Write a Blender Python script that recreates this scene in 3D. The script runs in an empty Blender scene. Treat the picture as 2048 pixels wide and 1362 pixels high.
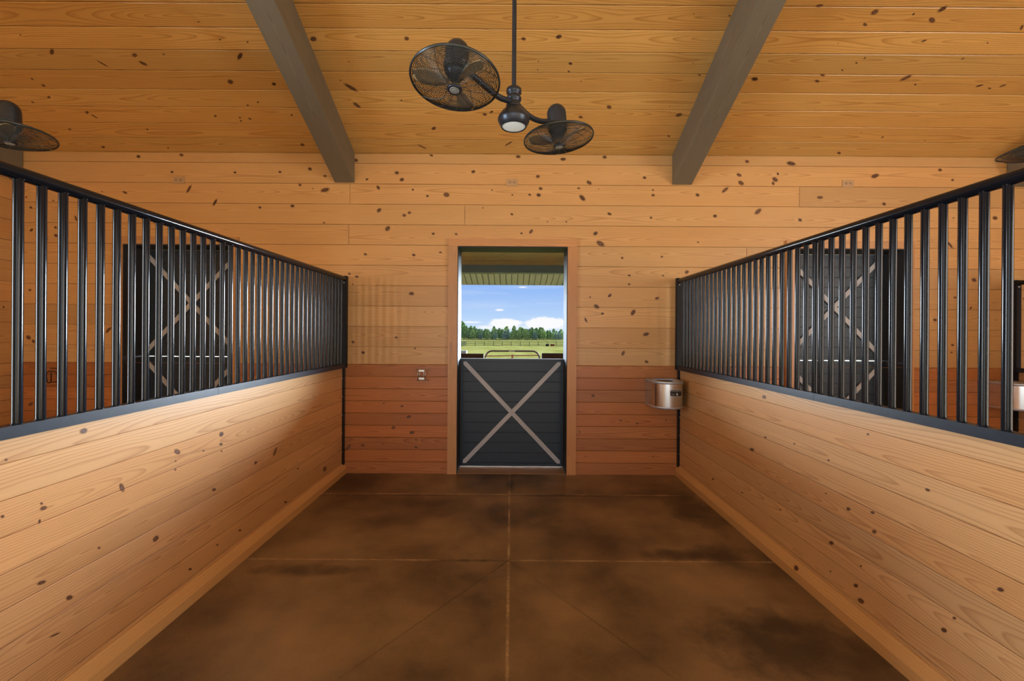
import bpy, bmesh, math, random
from mathutils import Vector, Matrix
random.seed(7)
PI = math.pi
scene = bpy.context.scene
COL = scene.collection
F = 872.0; CX = 1023.0; CY = 665.0; EYE = 1.565
ROLL = math.radians(0.37)
YB = 4.82                      # inner face of the back wall
EAVE = 3.537; SLOPE = 0.47     # ceiling height at the back wall, pitch
def ceil_h(y): return EAVE + SLOPE * (YB - y)

# ------------------------------------------------------------------ helpers
def ray(x, y):
    dx, dy = x - CX, y - CY
    c, s = math.cos(ROLL), math.sin(ROLL)
    dx, dy = dx * c + dy * s, -dx * s + dy * c
    return Vector((dx / F, 1.0, -dy / F))
def on_wall(x, y, Y=YB):
    d = ray(x, y); return Vector((d.x * Y, Y, EYE + d.z * Y))
def on_ceiling(x, y):
    d = ray(x, y); t = (EAVE + SLOPE * YB - EYE) / (d.z + SLOPE)
    return Vector((d.x * t, t, EYE + d.z * t))
def on_side(x, y, X):
    d = ray(x, y); t = X / d.x
    return Vector((X, t, EYE + d.z * t))

class MB:
    """collects faces and links them as ONE mesh object"""
    def __init__(s):
        s.weld = False; s.v = []; s.f = []; s.uv = []; s.rnd = []; s.mi = []; s.sm = []
    def face(s, pts, uvs=None, rnd=(.5, .5, .5), mi=0, smooth=False):
        i = len(s.v); s.v += [tuple(p) for p in pts]
        s.f.append(tuple(range(i, i + len(pts))))
        s.uv.append(uvs or [(0, 0)] * len(pts)); s.rnd.append(rnd); s.mi.append(mi); s.sm.append(smooth)
    def box(s, lo, hi, rnd=None, mi=0, grain=None):
        """grain: axis index the wood grain runs along"""
        rnd = rnd or (random.random(), random.random(), random.random())
        lo, hi = list(lo), list(hi)
        ext = [hi[k] - lo[k] for k in range(3)]
        g = grain if grain is not None else ext.index(max(ext))
        for ax in range(3):
            o = [k for k in range(3) if k != ax]
            for side in (0, 1):
                q = []
                for a, b in ((0, 0), (1, 0), (1, 1), (0, 1)):
                    p = [0, 0, 0]; p[ax] = hi[ax] if side else lo[ax]
                    p[o[0]] = hi[o[0]] if a else lo[o[0]]; p[o[1]] = hi[o[1]] if b else lo[o[1]]
                    q.append(p)
                flip = (side == 0) != (ax == 1)
                if flip: q.reverse()
                def uvof(p):
                    u = p[g]; w = [k for k in o if k != g]
                    vv = p[w[0]] - (lo[w[0]] + hi[w[0]]) / 2
                    return (u, vv)
                s.face(q, [uvof(p) for p in q], rnd, mi)
    def obox(s, c, ax, ay, az, hx, hy, hz, mi=0, rnd=None):
        """oriented box, grain along ax"""
        rnd = rnd or (random.random(), random.random(), random.random())
        c = Vector(c); A = [Vector(ax) * hx, Vector(ay) * hy, Vector(az) * hz]
        for k in range(3):
            i, j = (k + 1) % 3, (k + 2) % 3
            for sg in (1, -1):
                q = [c + A[k] * sg + A[i] * a * sg + A[j] * b for a, b in ((-1, -1), (1, -1), (1, 1), (-1, 1))]
                uv = []
                for p in q:
                    r = p - c; uv.append((r.dot(Vector(ax)) + c.x, r.dot(Vector(az)) if k == 1 else r.dot(Vector(ay))))
                s.face(q, uv, rnd, mi)
    def tube(s, pts, r, n=10, caps=True, mi=0, closed=False):
        pts = [Vector(p) for p in pts]; N = len(pts); rings = []
        rr = r if isinstance(r, (list, tuple)) else [r] * N
        prev = None
        for i, p in enumerate(pts):
            if closed: t = pts[(i + 1) % N] - pts[i - 1]
            else: t = pts[min(i + 1, N - 1)] - pts[max(i - 1, 0)]
            t.normalize()
            if prev is None:
                a = Vector((0, 0, 1)) if abs(t.z) < .9 else Vector((1, 0, 0))
                a = (a - t * a.dot(t)).normalized()
            else:
                a = (prev - t * prev.dot(t)).normalized()
            prev = a; b = t.cross(a)
            rings.append([p + (a * math.cos(2 * PI * k / n) + b * math.sin(2 * PI * k / n)) * rr[i] for k in range(n)])
        base = len(s.v)
        for R in rings: s.v += [tuple(p) for p in R]
        M = N if closed else N - 1
        for i in range(M):
            for k in range(n):
                j = (i + 1) % N
                s.f.append((base + i * n + k, base + i * n + (k + 1) % n, base + j * n + (k + 1) % n, base + j * n + k))
                s.uv.append([(0, 0)] * 4); s.rnd.append((.5, .5, .5)); s.mi.append(mi); s.sm.append(True)
        if caps and not closed:
            s.face(list(reversed(rings[0])), mi=mi); s.face(rings[-1], mi=mi)
    def lathe(s, prof, M=None, n=32, mi=0, closed=False):
        """prof: (r, z) list; M: Matrix placing the axis"""
        M = M or Matrix()
        base = len(s.v); m = len(prof)
        for r, z in prof:
            for k in range(n):
                a = 2 * PI * k / n
                s.v.append(tuple(M @ Vector((r * math.cos(a), r * math.sin(a), z))))
        for i in range(m - 1):
            for k in range(n):
                s.f.append((base + i * n + k, base + i * n + (k + 1) % n, base + (i + 1) * n + (k + 1) % n, base + (i + 1) * n + k))
                s.uv.append([(0, 0)] * 4); s.rnd.append((.5, .5, .5)); s.mi.append(mi); s.sm.append(True)
    def knot(s, place, x, y, a, b, ang, N, mi=1, off=.0007):
        """a knot in the board: place() sends an outline onto the board's own plane"""
        c, q = math.cos(math.radians(ang)), math.sin(math.radians(ang)); n = 14
        P = []; U = []
        k0 = 1.36
        for i in range(n):
            t = 2 * PI * i / n
            e, f = k0 * a * math.cos(t), k0 * b * math.sin(t)
            P.append(place(x + e * c - f * q, y + e * q + f * c) + N * off); U.append((math.cos(t), math.sin(t)))
        m = place(x, y) + N * off; rnd = (random.random(), random.random(), random.random())
        if (P[1] - P[0]).cross(m - P[0]).dot(N) < 0: P.reverse(); U.reverse()
        for i in range(n):
            j = (i + 1) % n
            s.face([m, P[i], P[j]], [(0, 0), U[i], U[j]], rnd, mi)
    def boards(s, O, U, V, N, rows, mi=0, ch=.0035, dp=.012, gap=.0018):
        """rows: (u0,u1,v0,v1); each a board with eased edges so that the joint is a real groove"""
        O, U, V, N = map(Vector, (O, U, V, N))
        fl = U.cross(V).dot(N) < 0
        for (u0, u1, v0, v1) in rows:
            rnd = (random.random(), random.random(), random.random()); vc = (v0 + v1) / 2
            pr = [(v0 + gap, -dp), (v0 + gap, -ch * .7), (v0 + gap + ch, 0), (v1 - gap - ch, 0), (v1 - gap, -ch * .7), (v1 - gap, -dp)]
            for (a, da), (b, db) in zip(pr, pr[1:]):
                q = [O + U * u0 + V * a + N * da, O + U * u1 + V * a + N * da, O + U * u1 + V * b + N * db, O + U * u0 + V * b + N * db]
                uv = [(u0, a - vc), (u1, a - vc), (u1, b - vc), (u0, b - vc)]
                if fl: q.reverse(); uv.reverse()
                s.face(q, uv, rnd, mi)
    def build(s, name, mats, parent=None, loc=None, kind=None):
        me = bpy.data.meshes.new(name); me.from_pydata(s.v, [], s.f)
        me.uv_layers.new(name='UVMap'); me.attributes.new('rnd', 'FLOAT_COLOR', 'CORNER')
        fu = []; fc = []
        for i, f in enumerate(s.f):
            for j in range(len(f)):
                fu += s.uv[i][j]; fc += (*s.rnd[i], 1)
        me.uv_layers['UVMap'].data.foreach_set('uv', fu); me.attributes['rnd'].data.foreach_set('color', fc)
        me.polygons.foreach_set('material_index', s.mi); me.polygons.foreach_set('use_smooth', s.sm)
        for m in (mats if isinstance(mats, (list, tuple)) else [mats]): me.materials.append(m)
        if s.weld:
            bm = bmesh.new(); bm.from_mesh(me); bmesh.ops.remove_doubles(bm, verts=bm.verts, dist=2e-5); bm.to_mesh(me); bm.free()
        me.update()
        o = bpy.data.objects.new(name, me); COL.objects.link(o)
        if loc is not None:      # keep the shape, move the origin
            me.transform(Matrix.Translation(-Vector(loc))); o.location = loc
        if parent is not None:
            o.parent = parent
        if kind: o['kind'] = kind
        return o

def tag(o, label, cat, group=None, kind=None):
    o['label'] = label; o['category'] = cat
    if group: o['group'] = group
    if kind: o['kind'] = kind
    return o
def thing(name, label, cat, loc, group=None, rz=0, kind=None):
    o = bpy.data.objects.new(name, None); COL.objects.link(o)
    o.location = loc; o.rotation_euler = (0, 0, rz); o.empty_display_size = .1
    return tag(o, label, cat, group, kind)
def copy_tree(o, parent=None):
    c = o.copy(); COL.objects.link(c)
    if parent is not None: c.parent = parent
    for ch in list(o.children): copy_tree(ch, c)
    return c

# ------------------------------------------------------------------ materials
class NT:
    def __init__(s, name):
        s.m = bpy.data.materials.new(name); s.m.use_nodes = True
        s.t = s.m.node_tree; s.n = s.t.nodes; s.l = s.t.links
        s.b = s.n['Principled BSDF']
    def new(s, ty, **kw):
        x = s.n.new(ty)
        for k, v in kw.items(): setattr(x, k, v)
        return x
    def put(s, sock, v):
        if hasattr(v, 'is_output') or isinstance(v, bpy.types.NodeSocket): s.l.new(v, sock)
        else: sock.default_value = v
    def math(s, op, a, b=None, c=None, clamp=False):
        x = s.new('ShaderNodeMath', operation=op, use_clamp=clamp)
        s.put(x.inputs[0], a)
        if b is not None: s.put(x.inputs[1], b)
        if c is not None: s.put(x.inputs[2], c)
        return x.outputs[0]
    def comb(s, a, b, c):
        x = s.new('ShaderNodeCombineXYZ')
        for i, v in enumerate((a, b, c)): s.put(x.inputs[i], v)
        return x.outputs[0]
    def noise(s, vec, scale, detail=2, rough=.5):
        x = s.new('ShaderNodeTexNoise'); s.l.new(vec, x.inputs['Vector'])
        x.inputs['Scale'].default_value = scale; x.inputs['Detail'].default_value = detail; x.inputs['Roughness'].default_value = rough
        return x.outputs['Fac']
    def ramp(s, fac, stops):
        x = s.new('ShaderNodeValToRGB'); s.put(x.inputs[0], fac); e = x.color_ramp.elements
        while len(e) < len(stops): e.new(.5)
        for q, (p, c) in zip(e, stops):
            q.position = p; q.color = (c, c, c, 1) if isinstance(c, (int, float)) else (*c, 1)
        return x.outputs[0]
    def mix(s, fac, a, b, blend='MIX'):
        x = s.new('ShaderNodeMix', data_type='RGBA', blend_type=blend)
        s.put(x.inputs[0], fac)
        for i, v in ((6, a), (7, b)):
            s.put(x.inputs[i], (*v, 1) if isinstance(v, tuple) and len(v) == 3 else v)
        return x.outputs[2]
    def sep(s, vec):
        x = s.new('ShaderNodeSeparateXYZ'); s.l.new(vec, x.inputs[0]); return x.outputs
    def col(s, v): s.put(s.b.inputs['Base Color'], (*v, 1) if isinstance(v, tuple) and len(v) == 3 else v)
    def set(s, **kw):
        for k, v in kw.items(): s.put(s.b.inputs[k.replace('_', ' ')], v)

def plain(name, col, rough=.5, metal=0.0, spec=.5, vary=.12, scale=9.0, **kw):
    """one colour with a little procedural unevenness"""
    t = NT(name); tc = t.new('ShaderNodeTexCoord').outputs['Object']
    n = t.noise(tc, scale, 4)
    t.col(t.mix(n, tuple(c * (1 - vary) for c in col), tuple(min(1, c * (1 + vary)) for c in col)))
    t.set(Roughness=rough, Metallic=metal, Specular_IOR_Level=spec, **kw)
    return t.m

def pine(name, light, dark, rough=.36, spacing=.017, contrast=.75, tone=.22, red=(1.0, .86, .72), spec=.5):
    t = NT(name)
    uv = t.sep(t.new('ShaderNodeUVMap', uv_map='UVMap').outputs[0])
    at = t.new('ShaderNodeAttribute', attribute_name='rnd').outputs['Color']
    rs = t.new('ShaderNodeSeparateColor'); t.l.new(at, rs.inputs[0]); r, g, b = rs.outputs[:3]
    u = t.math('MULTIPLY_ADD', r, 41.0, uv[0]); v = uv[1]
    w = t.math('SUBTRACT', t.noise(t.comb(t.math('MULTIPLY', u, 1.6), t.math('MULTIPLY', v, 7.0), t.math('MULTIPLY', g, 30.0)), 1.0, 2), .5)
    d = t.math('MULTIPLY', t.math('SUBTRACT', t.noise(t.comb(t.math('MULTIPLY', u, .34), t.math('MULTIPLY', b, 50.0), 0.0), 1.0, 1), .5), .40)
    vv = t.math('ADD', t.math('MULTIPLY_ADD', t.math('SUBTRACT', b, .5), .11, v), t.math('MULTIPLY', w, .05))
    rr = t.math('SQRT', t.math('ADD', t.math('MULTIPLY', vv, vv), t.math('MULTIPLY', d, d)))
    rr = t.math('MULTIPLY_ADD', w, .012, rr)
    ring = t.math('FRACT', t.math('DIVIDE', rr, spacing))
    lat = t.ramp(ring, [(0, 0.0), (.5, .12), (.78, .6), (.92, 1.0), (1.0, .1)])
    fib = t.noise(t.comb(t.math('MULTIPLY', u, 5.0), t.math('MULTIPLY', v, 260.0), r), 1.0, 2)
    big = t.noise(t.comb(t.math('MULTIPLY', u, 1.1), t.math('MULTIPLY', v, 6.0), t.math('MULTIPLY', g, 17.0)), 1.0, 3)
    fac = t.math('ADD', t.math('MULTIPLY', lat, contrast), t.math('MULTIPLY', t.math('SUBTRACT', fib, .5), .6), clamp=True)
    fac = t.math('ADD', fac, t.math('MULTIPLY', t.math('SUBTRACT', big, .5), .5), clamp=True)
    c = t.mix(fac, light, dark)
    c = t.mix(t.math('MULTIPLY', g, .8), c, red, 'MULTIPLY')
    val = t.math('MULTIPLY_ADD', r, tone, 1 - tone * .6)
    c = t.mix(1.0, c, t.comb(val, val, val), 'MULTIPLY')
    t.col(c); t.set(Roughness=t.math('MULTIPLY_ADD', fib, .12, rough - .06), Specular_IOR_Level=spec)
    return t.m

def knot_mat():
    t = NT('knot')
    uv = t.sep(t.new('ShaderNodeUVMap', uv_map='UVMap').outputs[0])
    at = t.new('ShaderNodeAttribute', attribute_name='rnd').outputs['Color']
    rs = t.new('ShaderNodeSeparateColor'); t.l.new(at, rs.inputs[0])
    n = t.noise(t.comb(t.math('MULTIPLY_ADD', rs.outputs[0], 30.0, uv[0]), uv[1], rs.outputs[1]), 3.0, 3)
    r = t.math('SQRT', t.math('ADD', t.math('MULTIPLY', uv[0], uv[0]), t.math('MULTIPLY', uv[1], uv[1])))
    r = t.math('ADD', r, t.math('MULTIPLY', t.math('SUBTRACT', n, .5), .3))
    core = t.mix(rs.outputs[2], (.12, .052, .028), (.25, .115, .055))
    c = t.ramp(r, [(0, 0), (.30, .2), (.44, 1), (.54, .2), (1, .0)])
    col = t.mix(c, core, (.03, .013, .008))
    col = t.mix(t.ramp(r, [(.52, 0), (.60, 1)]), col, (.36, .17, .065))
    al = t.ramp(r, [(.52, 1), (.62, .5), (.95, 0)])
    t.col(col); t.set(Roughness=.4, Alpha=al)
    return t.m

M = {}
M['wall'] = pine('pine_wall', (.71, .445, .19), (.47, .24, .08), contrast=.62, spacing=.0145, red=(1.0, .91, .80))
M['low'] = pine('pine_wainscot', (.54, .225, .075), (.31, .095, .028), contrast=.7, tone=.3, spacing=.014)
M['ceil'] = pine('pine_ceiling', (.70, .435, .14), (.45, .225, .05), contrast=.75, spacing=.016, rough=.3, tone=.3)
M['part'] = pine('pine_partition', (.69, .42, .19), (.44, .215, .08), contrast=.7, spacing=.0105, tone=.18)
M['trim'] = pine('pine_trim', (.62, .35, .15), (.45, .22, .08), contrast=.5)
M['timber'] = pine('pine_timber', (.74, .46, .19), (.56, .30, .11), contrast=.4)
M['sill'] = pine('pine_sill', (.40, .25, .13), (.22, .12, .06), contrast=.4, rough=.6)
M['porch'] = pine('porch_boards', (.10, .068, .030), (.05, .031, .014), contrast=.6)
M['knot'] = knot_mat()
M['beam'] = pine('beam_stain', (.21, .185, .135), (.085, .070, .047), contrast=.6, spacing=.012, rough=.55, red=(.95, .95, .9), tone=.1)
M['black'] = plain('black_enamel', (.006, .009, .014), .13, spec=.3, vary=.3, scale=14)
M['channel'] = plain('worn_black_steel', (.014, .020, .030), .36, spec=.4, vary=.5, scale=25)
M['flat'] = plain('flat_black_steel', (.010, .013, .018), .5, spec=.2, vary=.3)
M['bronze'] = plain('oiled_bronze', (.045, .056, .078), .33, metal=.55, vary=.25, scale=20)
M['wire'] = plain('guard_wire', (.075, .095, .105), .3, metal=.6, vary=.1)
M['badge'] = plain('badge_metal', (.42, .48, .48), .4, metal=.4, vary=.2, scale=60)
M['blade'] = plain('blade_metal', (.62, .50, .27), .3, metal=.55, vary=.08)
M['steel'] = plain('brushed_steel', (.70, .73, .78), .2, metal=1.0, vary=.06, scale=40)
M['rim'] = plain('cast_rim', (.60, .68, .78), .42, metal=.75, vary=.12, scale=60)
M['zinc'] = plain('zinc', (.62, .62, .58), .28, metal=.9, vary=.15, scale=60)
M['rust'] = plain('rusty_wire', (.035, .018, .010), .6, metal=.3, vary=.3)
M['slate'] = plain('slate_paint', (.018, .034, .052), .42, vary=.12, scale=30)
M['jamb'] = plain('jamb_paint', (.045, .046, .047), .55, vary=.1, spec=.08)
M['brace'] = pine('brace_wood', (.54, .57, .60), (.43, .445, .46), contrast=.4, rough=.5, red=(.97, .96, .95), tone=.1)
M['strip'] = plain('edge_strip', (.60, .60, .58), .35, metal=.6)
M['plate'] = plain('outlet_plate', (.55, .36, .19), .4, vary=.05)
M['socket'] = plain('outlet_socket', (.50, .34, .19), .4, vary=.05)
M['dark'] = plain('slot_dark', (.03, .016, .008), .6)
M['label'] = plain('label_black', (.018, .018, .022), .35, vary=.1)
M['white'] = plain('print_white', (.72, .73, .76), .4, vary=.05)
M['soffit'] = plain('soffit_vinyl', (.22, .26, .26), .5, vary=.05)
M['gate'] = plain('gate_red', (.040, .009, .007), .4, vary=.3, scale=20)
M['gate2'] = plain('gate_red_faded', (.20, .055, .03), .5, vary=.3, scale=20)
M['board'] = plain('paddock_brown', (.020, .010, .007), .8, spec=.1, vary=.3, scale=6)
M['grey'] = plain('weathered_wood', (.26, .25, .22), .7, vary=.35, scale=12)
M['fence'] = plain('pasture_fence', (.030, .040, .028), .9, spec=0.0, vary=.3)
M['cord'] = plain('pale_cord', (.60, .48, .36), .8, vary=.15, scale=90)
M['bark'] = plain('bark', (.11, .085, .065), .8, vary=.3)
M['calfb'] = plain('calf_black', (.012, .012, .011), .9, spec=0.0, vary=.2)
M['calfr'] = plain('calf_red', (.16, .035, .02), .9, spec=0.0, vary=.25, scale=4)
M['roof'] = plain('roof_metal', (.10, .10, .10), .5)
def leaf(name, a, b):
    t = NT(name); tc = t.new('ShaderNodeTexCoord').outputs['Object']
    at = t.new('ShaderNodeAttribute', attribute_name='rnd').outputs['Color']
    rs = t.new('ShaderNodeSeparateColor'); t.l.new(at, rs.inputs[0])
    t.col(t.mix(rs.outputs[0], a, b)); t.set(Roughness=.9, Specular_IOR_Level=.05)
    return t.m
M['leaf'] = [leaf('leaf_dark', (.16, .24, .10), (.38, .50, .20)), leaf('leaf_mid', (.28, .38, .13), (.56, .66, .27)),
             leaf('leaf_grey', (.20, .28, .21), (.44, .53, .40))]
def lens():
    t = NT('frosted_lens'); t.col((.80, .84, .82)); t.set(Roughness=.35)
    t.put(t.b.inputs['Emission Color'], (.80, .92, .90, 1)); t.set(Emission_Strength=.28)
    return t.m
M['lens'] = lens()
def grass():
    t = NT('pasture'); p = t.new('ShaderNodeTexCoord').outputs['Object']; q = t.sep(p)
    v = t.comb(t.math('MULTIPLY', q[0], .35), t.math('MULTIPLY', q[1], .06), 0.0)
    n = t.noise(v, 1.0, 5, .6); n2 = t.noise(p, 2.5, 3)
    c = t.mix(t.ramp(n, [(.35, 0), (.65, 1)]), (.24, .215, .042), (.39, .33, .105))
    c = t.mix(t.math('MULTIPLY', n2, .4), c, (.15, .165, .025))
    t.col(c); t.set(Roughness=1.0, Specular_IOR_Level=0.0)
    return t.m
M['grass'] = grass()
def rubber():
    t = NT('rubber_mat'); pos = t.new('ShaderNodeNewGeometry').outputs['Position']; q = t.sep(pos)
    n = t.noise(pos, 1.15, 5, .55); n2 = t.noise(pos, 5.0, 5, .65); n3 = t.noise(pos, 60.0, 2)
    f = t.math('ADD', t.ramp(n, [(.36, 0), (.66, 1)]), t.math('MULTIPLY', t.math('SUBTRACT', n2, .5), .45), clamp=True)
    f = t.math('ADD', f, t.math('MULTIPLY', t.math('SUBTRACT', n3, .5), .2), clamp=True)
    c = t.mix(f, (.088, .060, .037), (.33, .225, .122))
    # tan dust worked into the joints
    dx = t.math('ABSOLUTE', t.math('ADD', q[0], .01))
    d1 = t.math('ABSOLUTE', t.math('SUBTRACT', q[1], 2.993)); d2 = t.math('ABSOLUTE', t.math('SUBTRACT', q[1], 4.212))
    dm = t.math('MINIMUM', dx, t.math('MINIMUM', d1, d2))
    du = t.math('MULTIPLY', t.ramp(dm, [(.0, 1), (.005, .7), (.010, .05), (.04, 0)]), t.ramp(n2, [(.36, .05), (.60, .85)]))
    c = t.mix(du, c, (.62, .46, .27))
    # dark wet stains with a shape of their own
    m = 0.0
    for (x, y, a, b) in ((1.22, 3.09, .34, .10), (1.5, 3.1, .2, .2), (-1.35, 2.86, .4, .09), (0, 4.47, .05, .2), (.55, 4.19, .6, .035), (-.9, 4.18, .5, .02),
                         (-.25, 2.99, .35, .02), (1.62, 3.9, .25, .5), (1.4, 2.2, .5, .35), (-1.65, 4.5, .3, .5)):
        e = t.math('ADD', t.math('POWER', t.math('ABSOLUTE', t.math('DIVIDE', t.math('SUBTRACT', q[0], x), a)), 2.0), t.math('POWER', t.math('ABSOLUTE', t.math('DIVIDE', t.math('SUBTRACT', q[1], y), b)), 2.0))
        e = t.math('SUBTRACT', 1.0, t.math('ADD', e, t.math('MULTIPLY', t.math('SUBTRACT', n2, .5), 2.4)), clamp=True)
        m = t.math('MAXIMUM', e, m)
    c = t.mix(t.math('MULTIPLY', m, .75), c, (.028, .020, .018))
    t.col(c); t.set(Roughness=t.math('MULTIPLY_ADD', n2, .3, .30), Specular_IOR_Level=.5)
    return t.m
M['rubber'] = rubber()
M['slab'] = plain('dusty_slab', (.36, .25, .14), .8, vary=.25, scale=3)

# ------------------------------------------------------------------ setting: floor, walls, ceiling
XL, XR = -5.53, 7.4
YF = 0.55
b = MB(); b.box((-7.6, -4.8, -.12), (7.6, 5.10, -.003)); b.build('floor', M['slab'], kind='structure')

openings = [(-4.29, -3.115), (-.602, .619), (3.125, 4.335)]     # three dutch door openings
DOOR_H = 2.513
def spans(x0, x1, v0, v1, joints=()):
    """pieces of one board row, cut at door openings and butt joints"""
    segs = [(x0, x1)]
    if v0 < DOOR_H - .001:
        for a, c in openings:
            nx = []
            for s0, s1 in segs:
                if c <= s0 or a >= s1: nx.append((s0, s1)); continue
                if s0 < a: nx.append((s0, a))
                if c < s1: nx.append((c, s1))
            segs = nx
    out = []
    for s0, s1 in segs:
        cs = [s0] + sorted(j for j in joints if s0 < j < s1) + [s1]
        for q in range(len(cs) - 1):
            e0 = .0018 if q > 0 else 0; e1 = .0018 if q < len(cs) - 2 else 0
            out.append((cs[q] + e0, cs[q + 1] - e1))
    return out
b = MB()
low_rows = []; h = 1.2026
while h > -.02:
    lo = max(h - .1344, -.018)
    low_rows += [(x0, x1, lo, h) for x0, x1 in spans(-5.53, XR, lo, h)]
    h -= .1344
b.boards((0, YB, 0), (1, 0, 0), (0, 0, 1), (0, -1, 0), low_rows, mi=2)
b.face([(-5.53, YB, 1.2026), (-.602, YB, 1.2026), (-.602, YB + .012, 1.205), (-5.53, YB + .012, 1.205)], [(0, 0), (5, 0), (5, .01), (0, .01)], mi=2)
b.face([(.619, YB, 1.2026), (XR, YB, 1.2026), (XR, YB + .012, 1.205), (.619, YB + .012, 1.205)], [(0, 0), (5, 0), (5, .01), (0, .01)], mi=2)
JT = {10: (), 9: (), 8: (-1.80,), 7: (-.525,), 6: (-1.81, 3.2), 5: (-2.9,), 4: (), 3: (1.9,), 2: (), 1: (-2.3,), 0: ()}
up_rows = []; k = 0; h0 = 1.2026; h1 = 1.397
while h0 < EAVE + .05:
    jt = [j for j in ((-1.80,), (-.525,), (3.18,), (-1.81,), (), (2.6,))[k % 6]]
    if k == 8: jt = [-1.80, 3.18]
    if k == 7: jt = [-.525]
    if k == 6: jt = [-1.81]
    if k in (0, 1, 2, 3, 4): jt = []
    if h0 < DOOR_H < h1 - .02:      # the row the door heads cut into
        up_rows += [(x0, x1, h0, DOOR_H) for x0, x1 in spans(-5.53, XR, h0, DOOR_H, jt)]
        up_rows += [(x0, x1, DOOR_H, h1) for x0, x1 in spans(-5.53, XR, DOOR_H, h1, jt)]
    else:
        up_rows += [(x0, x1, h0, h1) for x0, x1 in spans(-5.53, XR, h0, h1, jt)]
    k += 1; h0 = h1; h1 += .2257
b.boards((0, YB + .010, 0), (1, 0, 0), (0, 0, 1), (0, -1, 0), up_rows, mi=0)
# solid body of the wall behind the boards
edges = [-7.6] + [e for o in openings for e in o] + [7.6]
for i in range(0, len(edges), 2): b.box((edges[i], YB + .026, -.12), (edges[i + 1], 5.10, DOOR_H), mi=0, grain=0)
b.box((-7.6, YB + .026, DOOR_H), (7.6, 5.10, EAVE + .35), mi=0, grain=0)
WN = Vector((0, -1, 0))
def wall_knots(ox, oy, sc, L):
    for q in L:
        x, y, a = q[0], q[1], q[2] if len(q) > 2 else 11
        bb = q[3] if len(q) > 3 else a * .75; an = q[4] if len(q) > 4 else random.choice((-15, 0, 10, 20))
        yy = oy + y / sc
        pl = (lambda X, Y: on_wall(X, Y, YB + .010)) if yy < 728 else (lambda X, Y: on_wall(X, Y, YB))
        b.knot(pl, ox + x / sc, yy, a / sc, bb / sc, an, WN)
wall_knots(700, 300, 3.151, [(38, 65, 13), (513, 34, 12, 6), (1060, 42, 15, 9), (1343, 58, 18, 10), (1605, 45, 13), (295, 144, 13), (327, 187, 14), (107, 185, 9), (777, 137, 13), (1184, 167, 12),
    (1507, 206, 18, 11, 30), (1856, 175, 11), (396, 250, 8), (178, 237, 14, 9, 60), (488, 290, 9), (608, 282, 19, 14), (895, 253, 6), (1023, 283, 6), (1132, 282, 9), (1189, 284, 14, 11), (1201, 243, 12), (1441, 241, 9),
    (1464, 302, 24, 13, 45), (1566, 246, 4), (1910, 285, 11), (1909, 252, 7), (183, 380, 16, 11, -40), (342, 412, 12), (374, 395, 11), (837, 365, 5), (1020, 405, 9), (1635, 403, 14, 8, 20), (1897, 427, 9), (1245, 453, 5),
    (1363, 453, 6), (237, 495, 18, 13, -45), (525, 528, 10), (669, 530, 9), (1081, 525, 8), (1141, 514, 16, 9, -50), (1547, 526, 15, 11, -30), (1578, 590, 27, 15, 30), (97, 657, 11, 7), (402, 662, 11), (570, 645, 10, 5), (1715, 680, 9), (1965, 673, 8)])
wall_knots(640, 520, 3.096, [(182, 85, 8), (228, 103, 11, 7), (567, 208, 16, 11, 0), (203, 150, 5), (650, 322, 4), (472, 480, 9), (205, 508, 10), (267, 573, 11), (588, 547, 6), (310, 703, 5), (395, 887, 6),
    (508, 905, 8), (550, 970, 14, 8), (455, 1037, 12), (570, 1068, 15, 9, -15), (595, 1113, 7), (265, 1148, 10), (595, 1160, 9), (390, 1138, 4), (175, 1160, 22, 7, -50)])
wall_knots(1150, 520, 3.096, [(336, 96, 9), (545, 96, 7), (692, 75, 13, 10, -30), (335, 150, 8), (215, 220, 14, 8, -45), (93, 230, 6), (133, 288, 18, 11, 35), (170, 332, 9), (67, 372, 16, 6, 65), (508, 237, 13, 8, -15),
    (360, 325, 20, 12, -55), (440, 460, 19, 11, -15), (298, 577, 16, 9, -65), (443, 630, 12, 8), (112, 840, 11), (283, 995, 7), (385, 1012, 7), (563, 994, 5), (28, 1065, 6), (65, 1216, 4), (483, 1216, 4)])
wall_knots(0, 0, 1, [(277, 313, 4), (363, 310, 4), (344, 344, 3), (378, 378, 9, 2.5, -60), (430, 405, 8, 2.5, -60), (310, 440, 7, 2, -70), (560, 344, 3), (470, 345, 3), (250, 385, 5, 2), (620, 338, 4), (585, 412, 4), (520, 415, 3),
    (600, 370, 3), (650, 352, 3), (650, 380, 9, 4, -15), (1582, 327, 9, 4, 10), (1494, 323, 4), (1478, 350, 5, 3), (1482, 366, 6, 4, 30), (1550, 359, 6, 4, 30), (1450, 380, 8, 3, -40), (1395, 390, 4), (1430, 432, 4), (1516, 423, 8, 4, -40),
    (1600, 440, 4), (1640, 395, 6, 3), (1750, 352, 8, 4, -20), (1768, 408, 4), (1880, 340, 4), (1905, 360, 3), (1990, 436, 5), (1725, 440, 3), (1900, 490, 9, 2.5, 50), (62, 415, 3), (111, 455, 3), (112, 471, 4), (63, 460, 4, 2.5, -45),
    (152, 437, 6, 2, 70), (60, 580, 3), (117, 583, 3), (57, 675, 5, 4, 20), (217, 660, 8, 3, -45), (62, 808, 5, 3, -30), (1948, 560, 5), (1910, 595, 3), (1870, 640, 4), (1905, 690, 3)])
rk = random.Random(3)
for _ in range(26):
    X = rk.choice((rk.uniform(-5.4, -4.4), rk.uniform(-3.0, -2.0), rk.uniform(2.0, 3.0), rk.uniform(4.5, 5.4), rk.uniform(5.5, 7.3))); Z = rk.uniform(1.3, 3.4)
    r = rk.uniform(.008, .022)
    b.knot(lambda x, y: Vector((x, YB + .010, y)), X, Z, r, r * rk.uniform(.5, .85), rk.uniform(-60, 60), WN)
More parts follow.
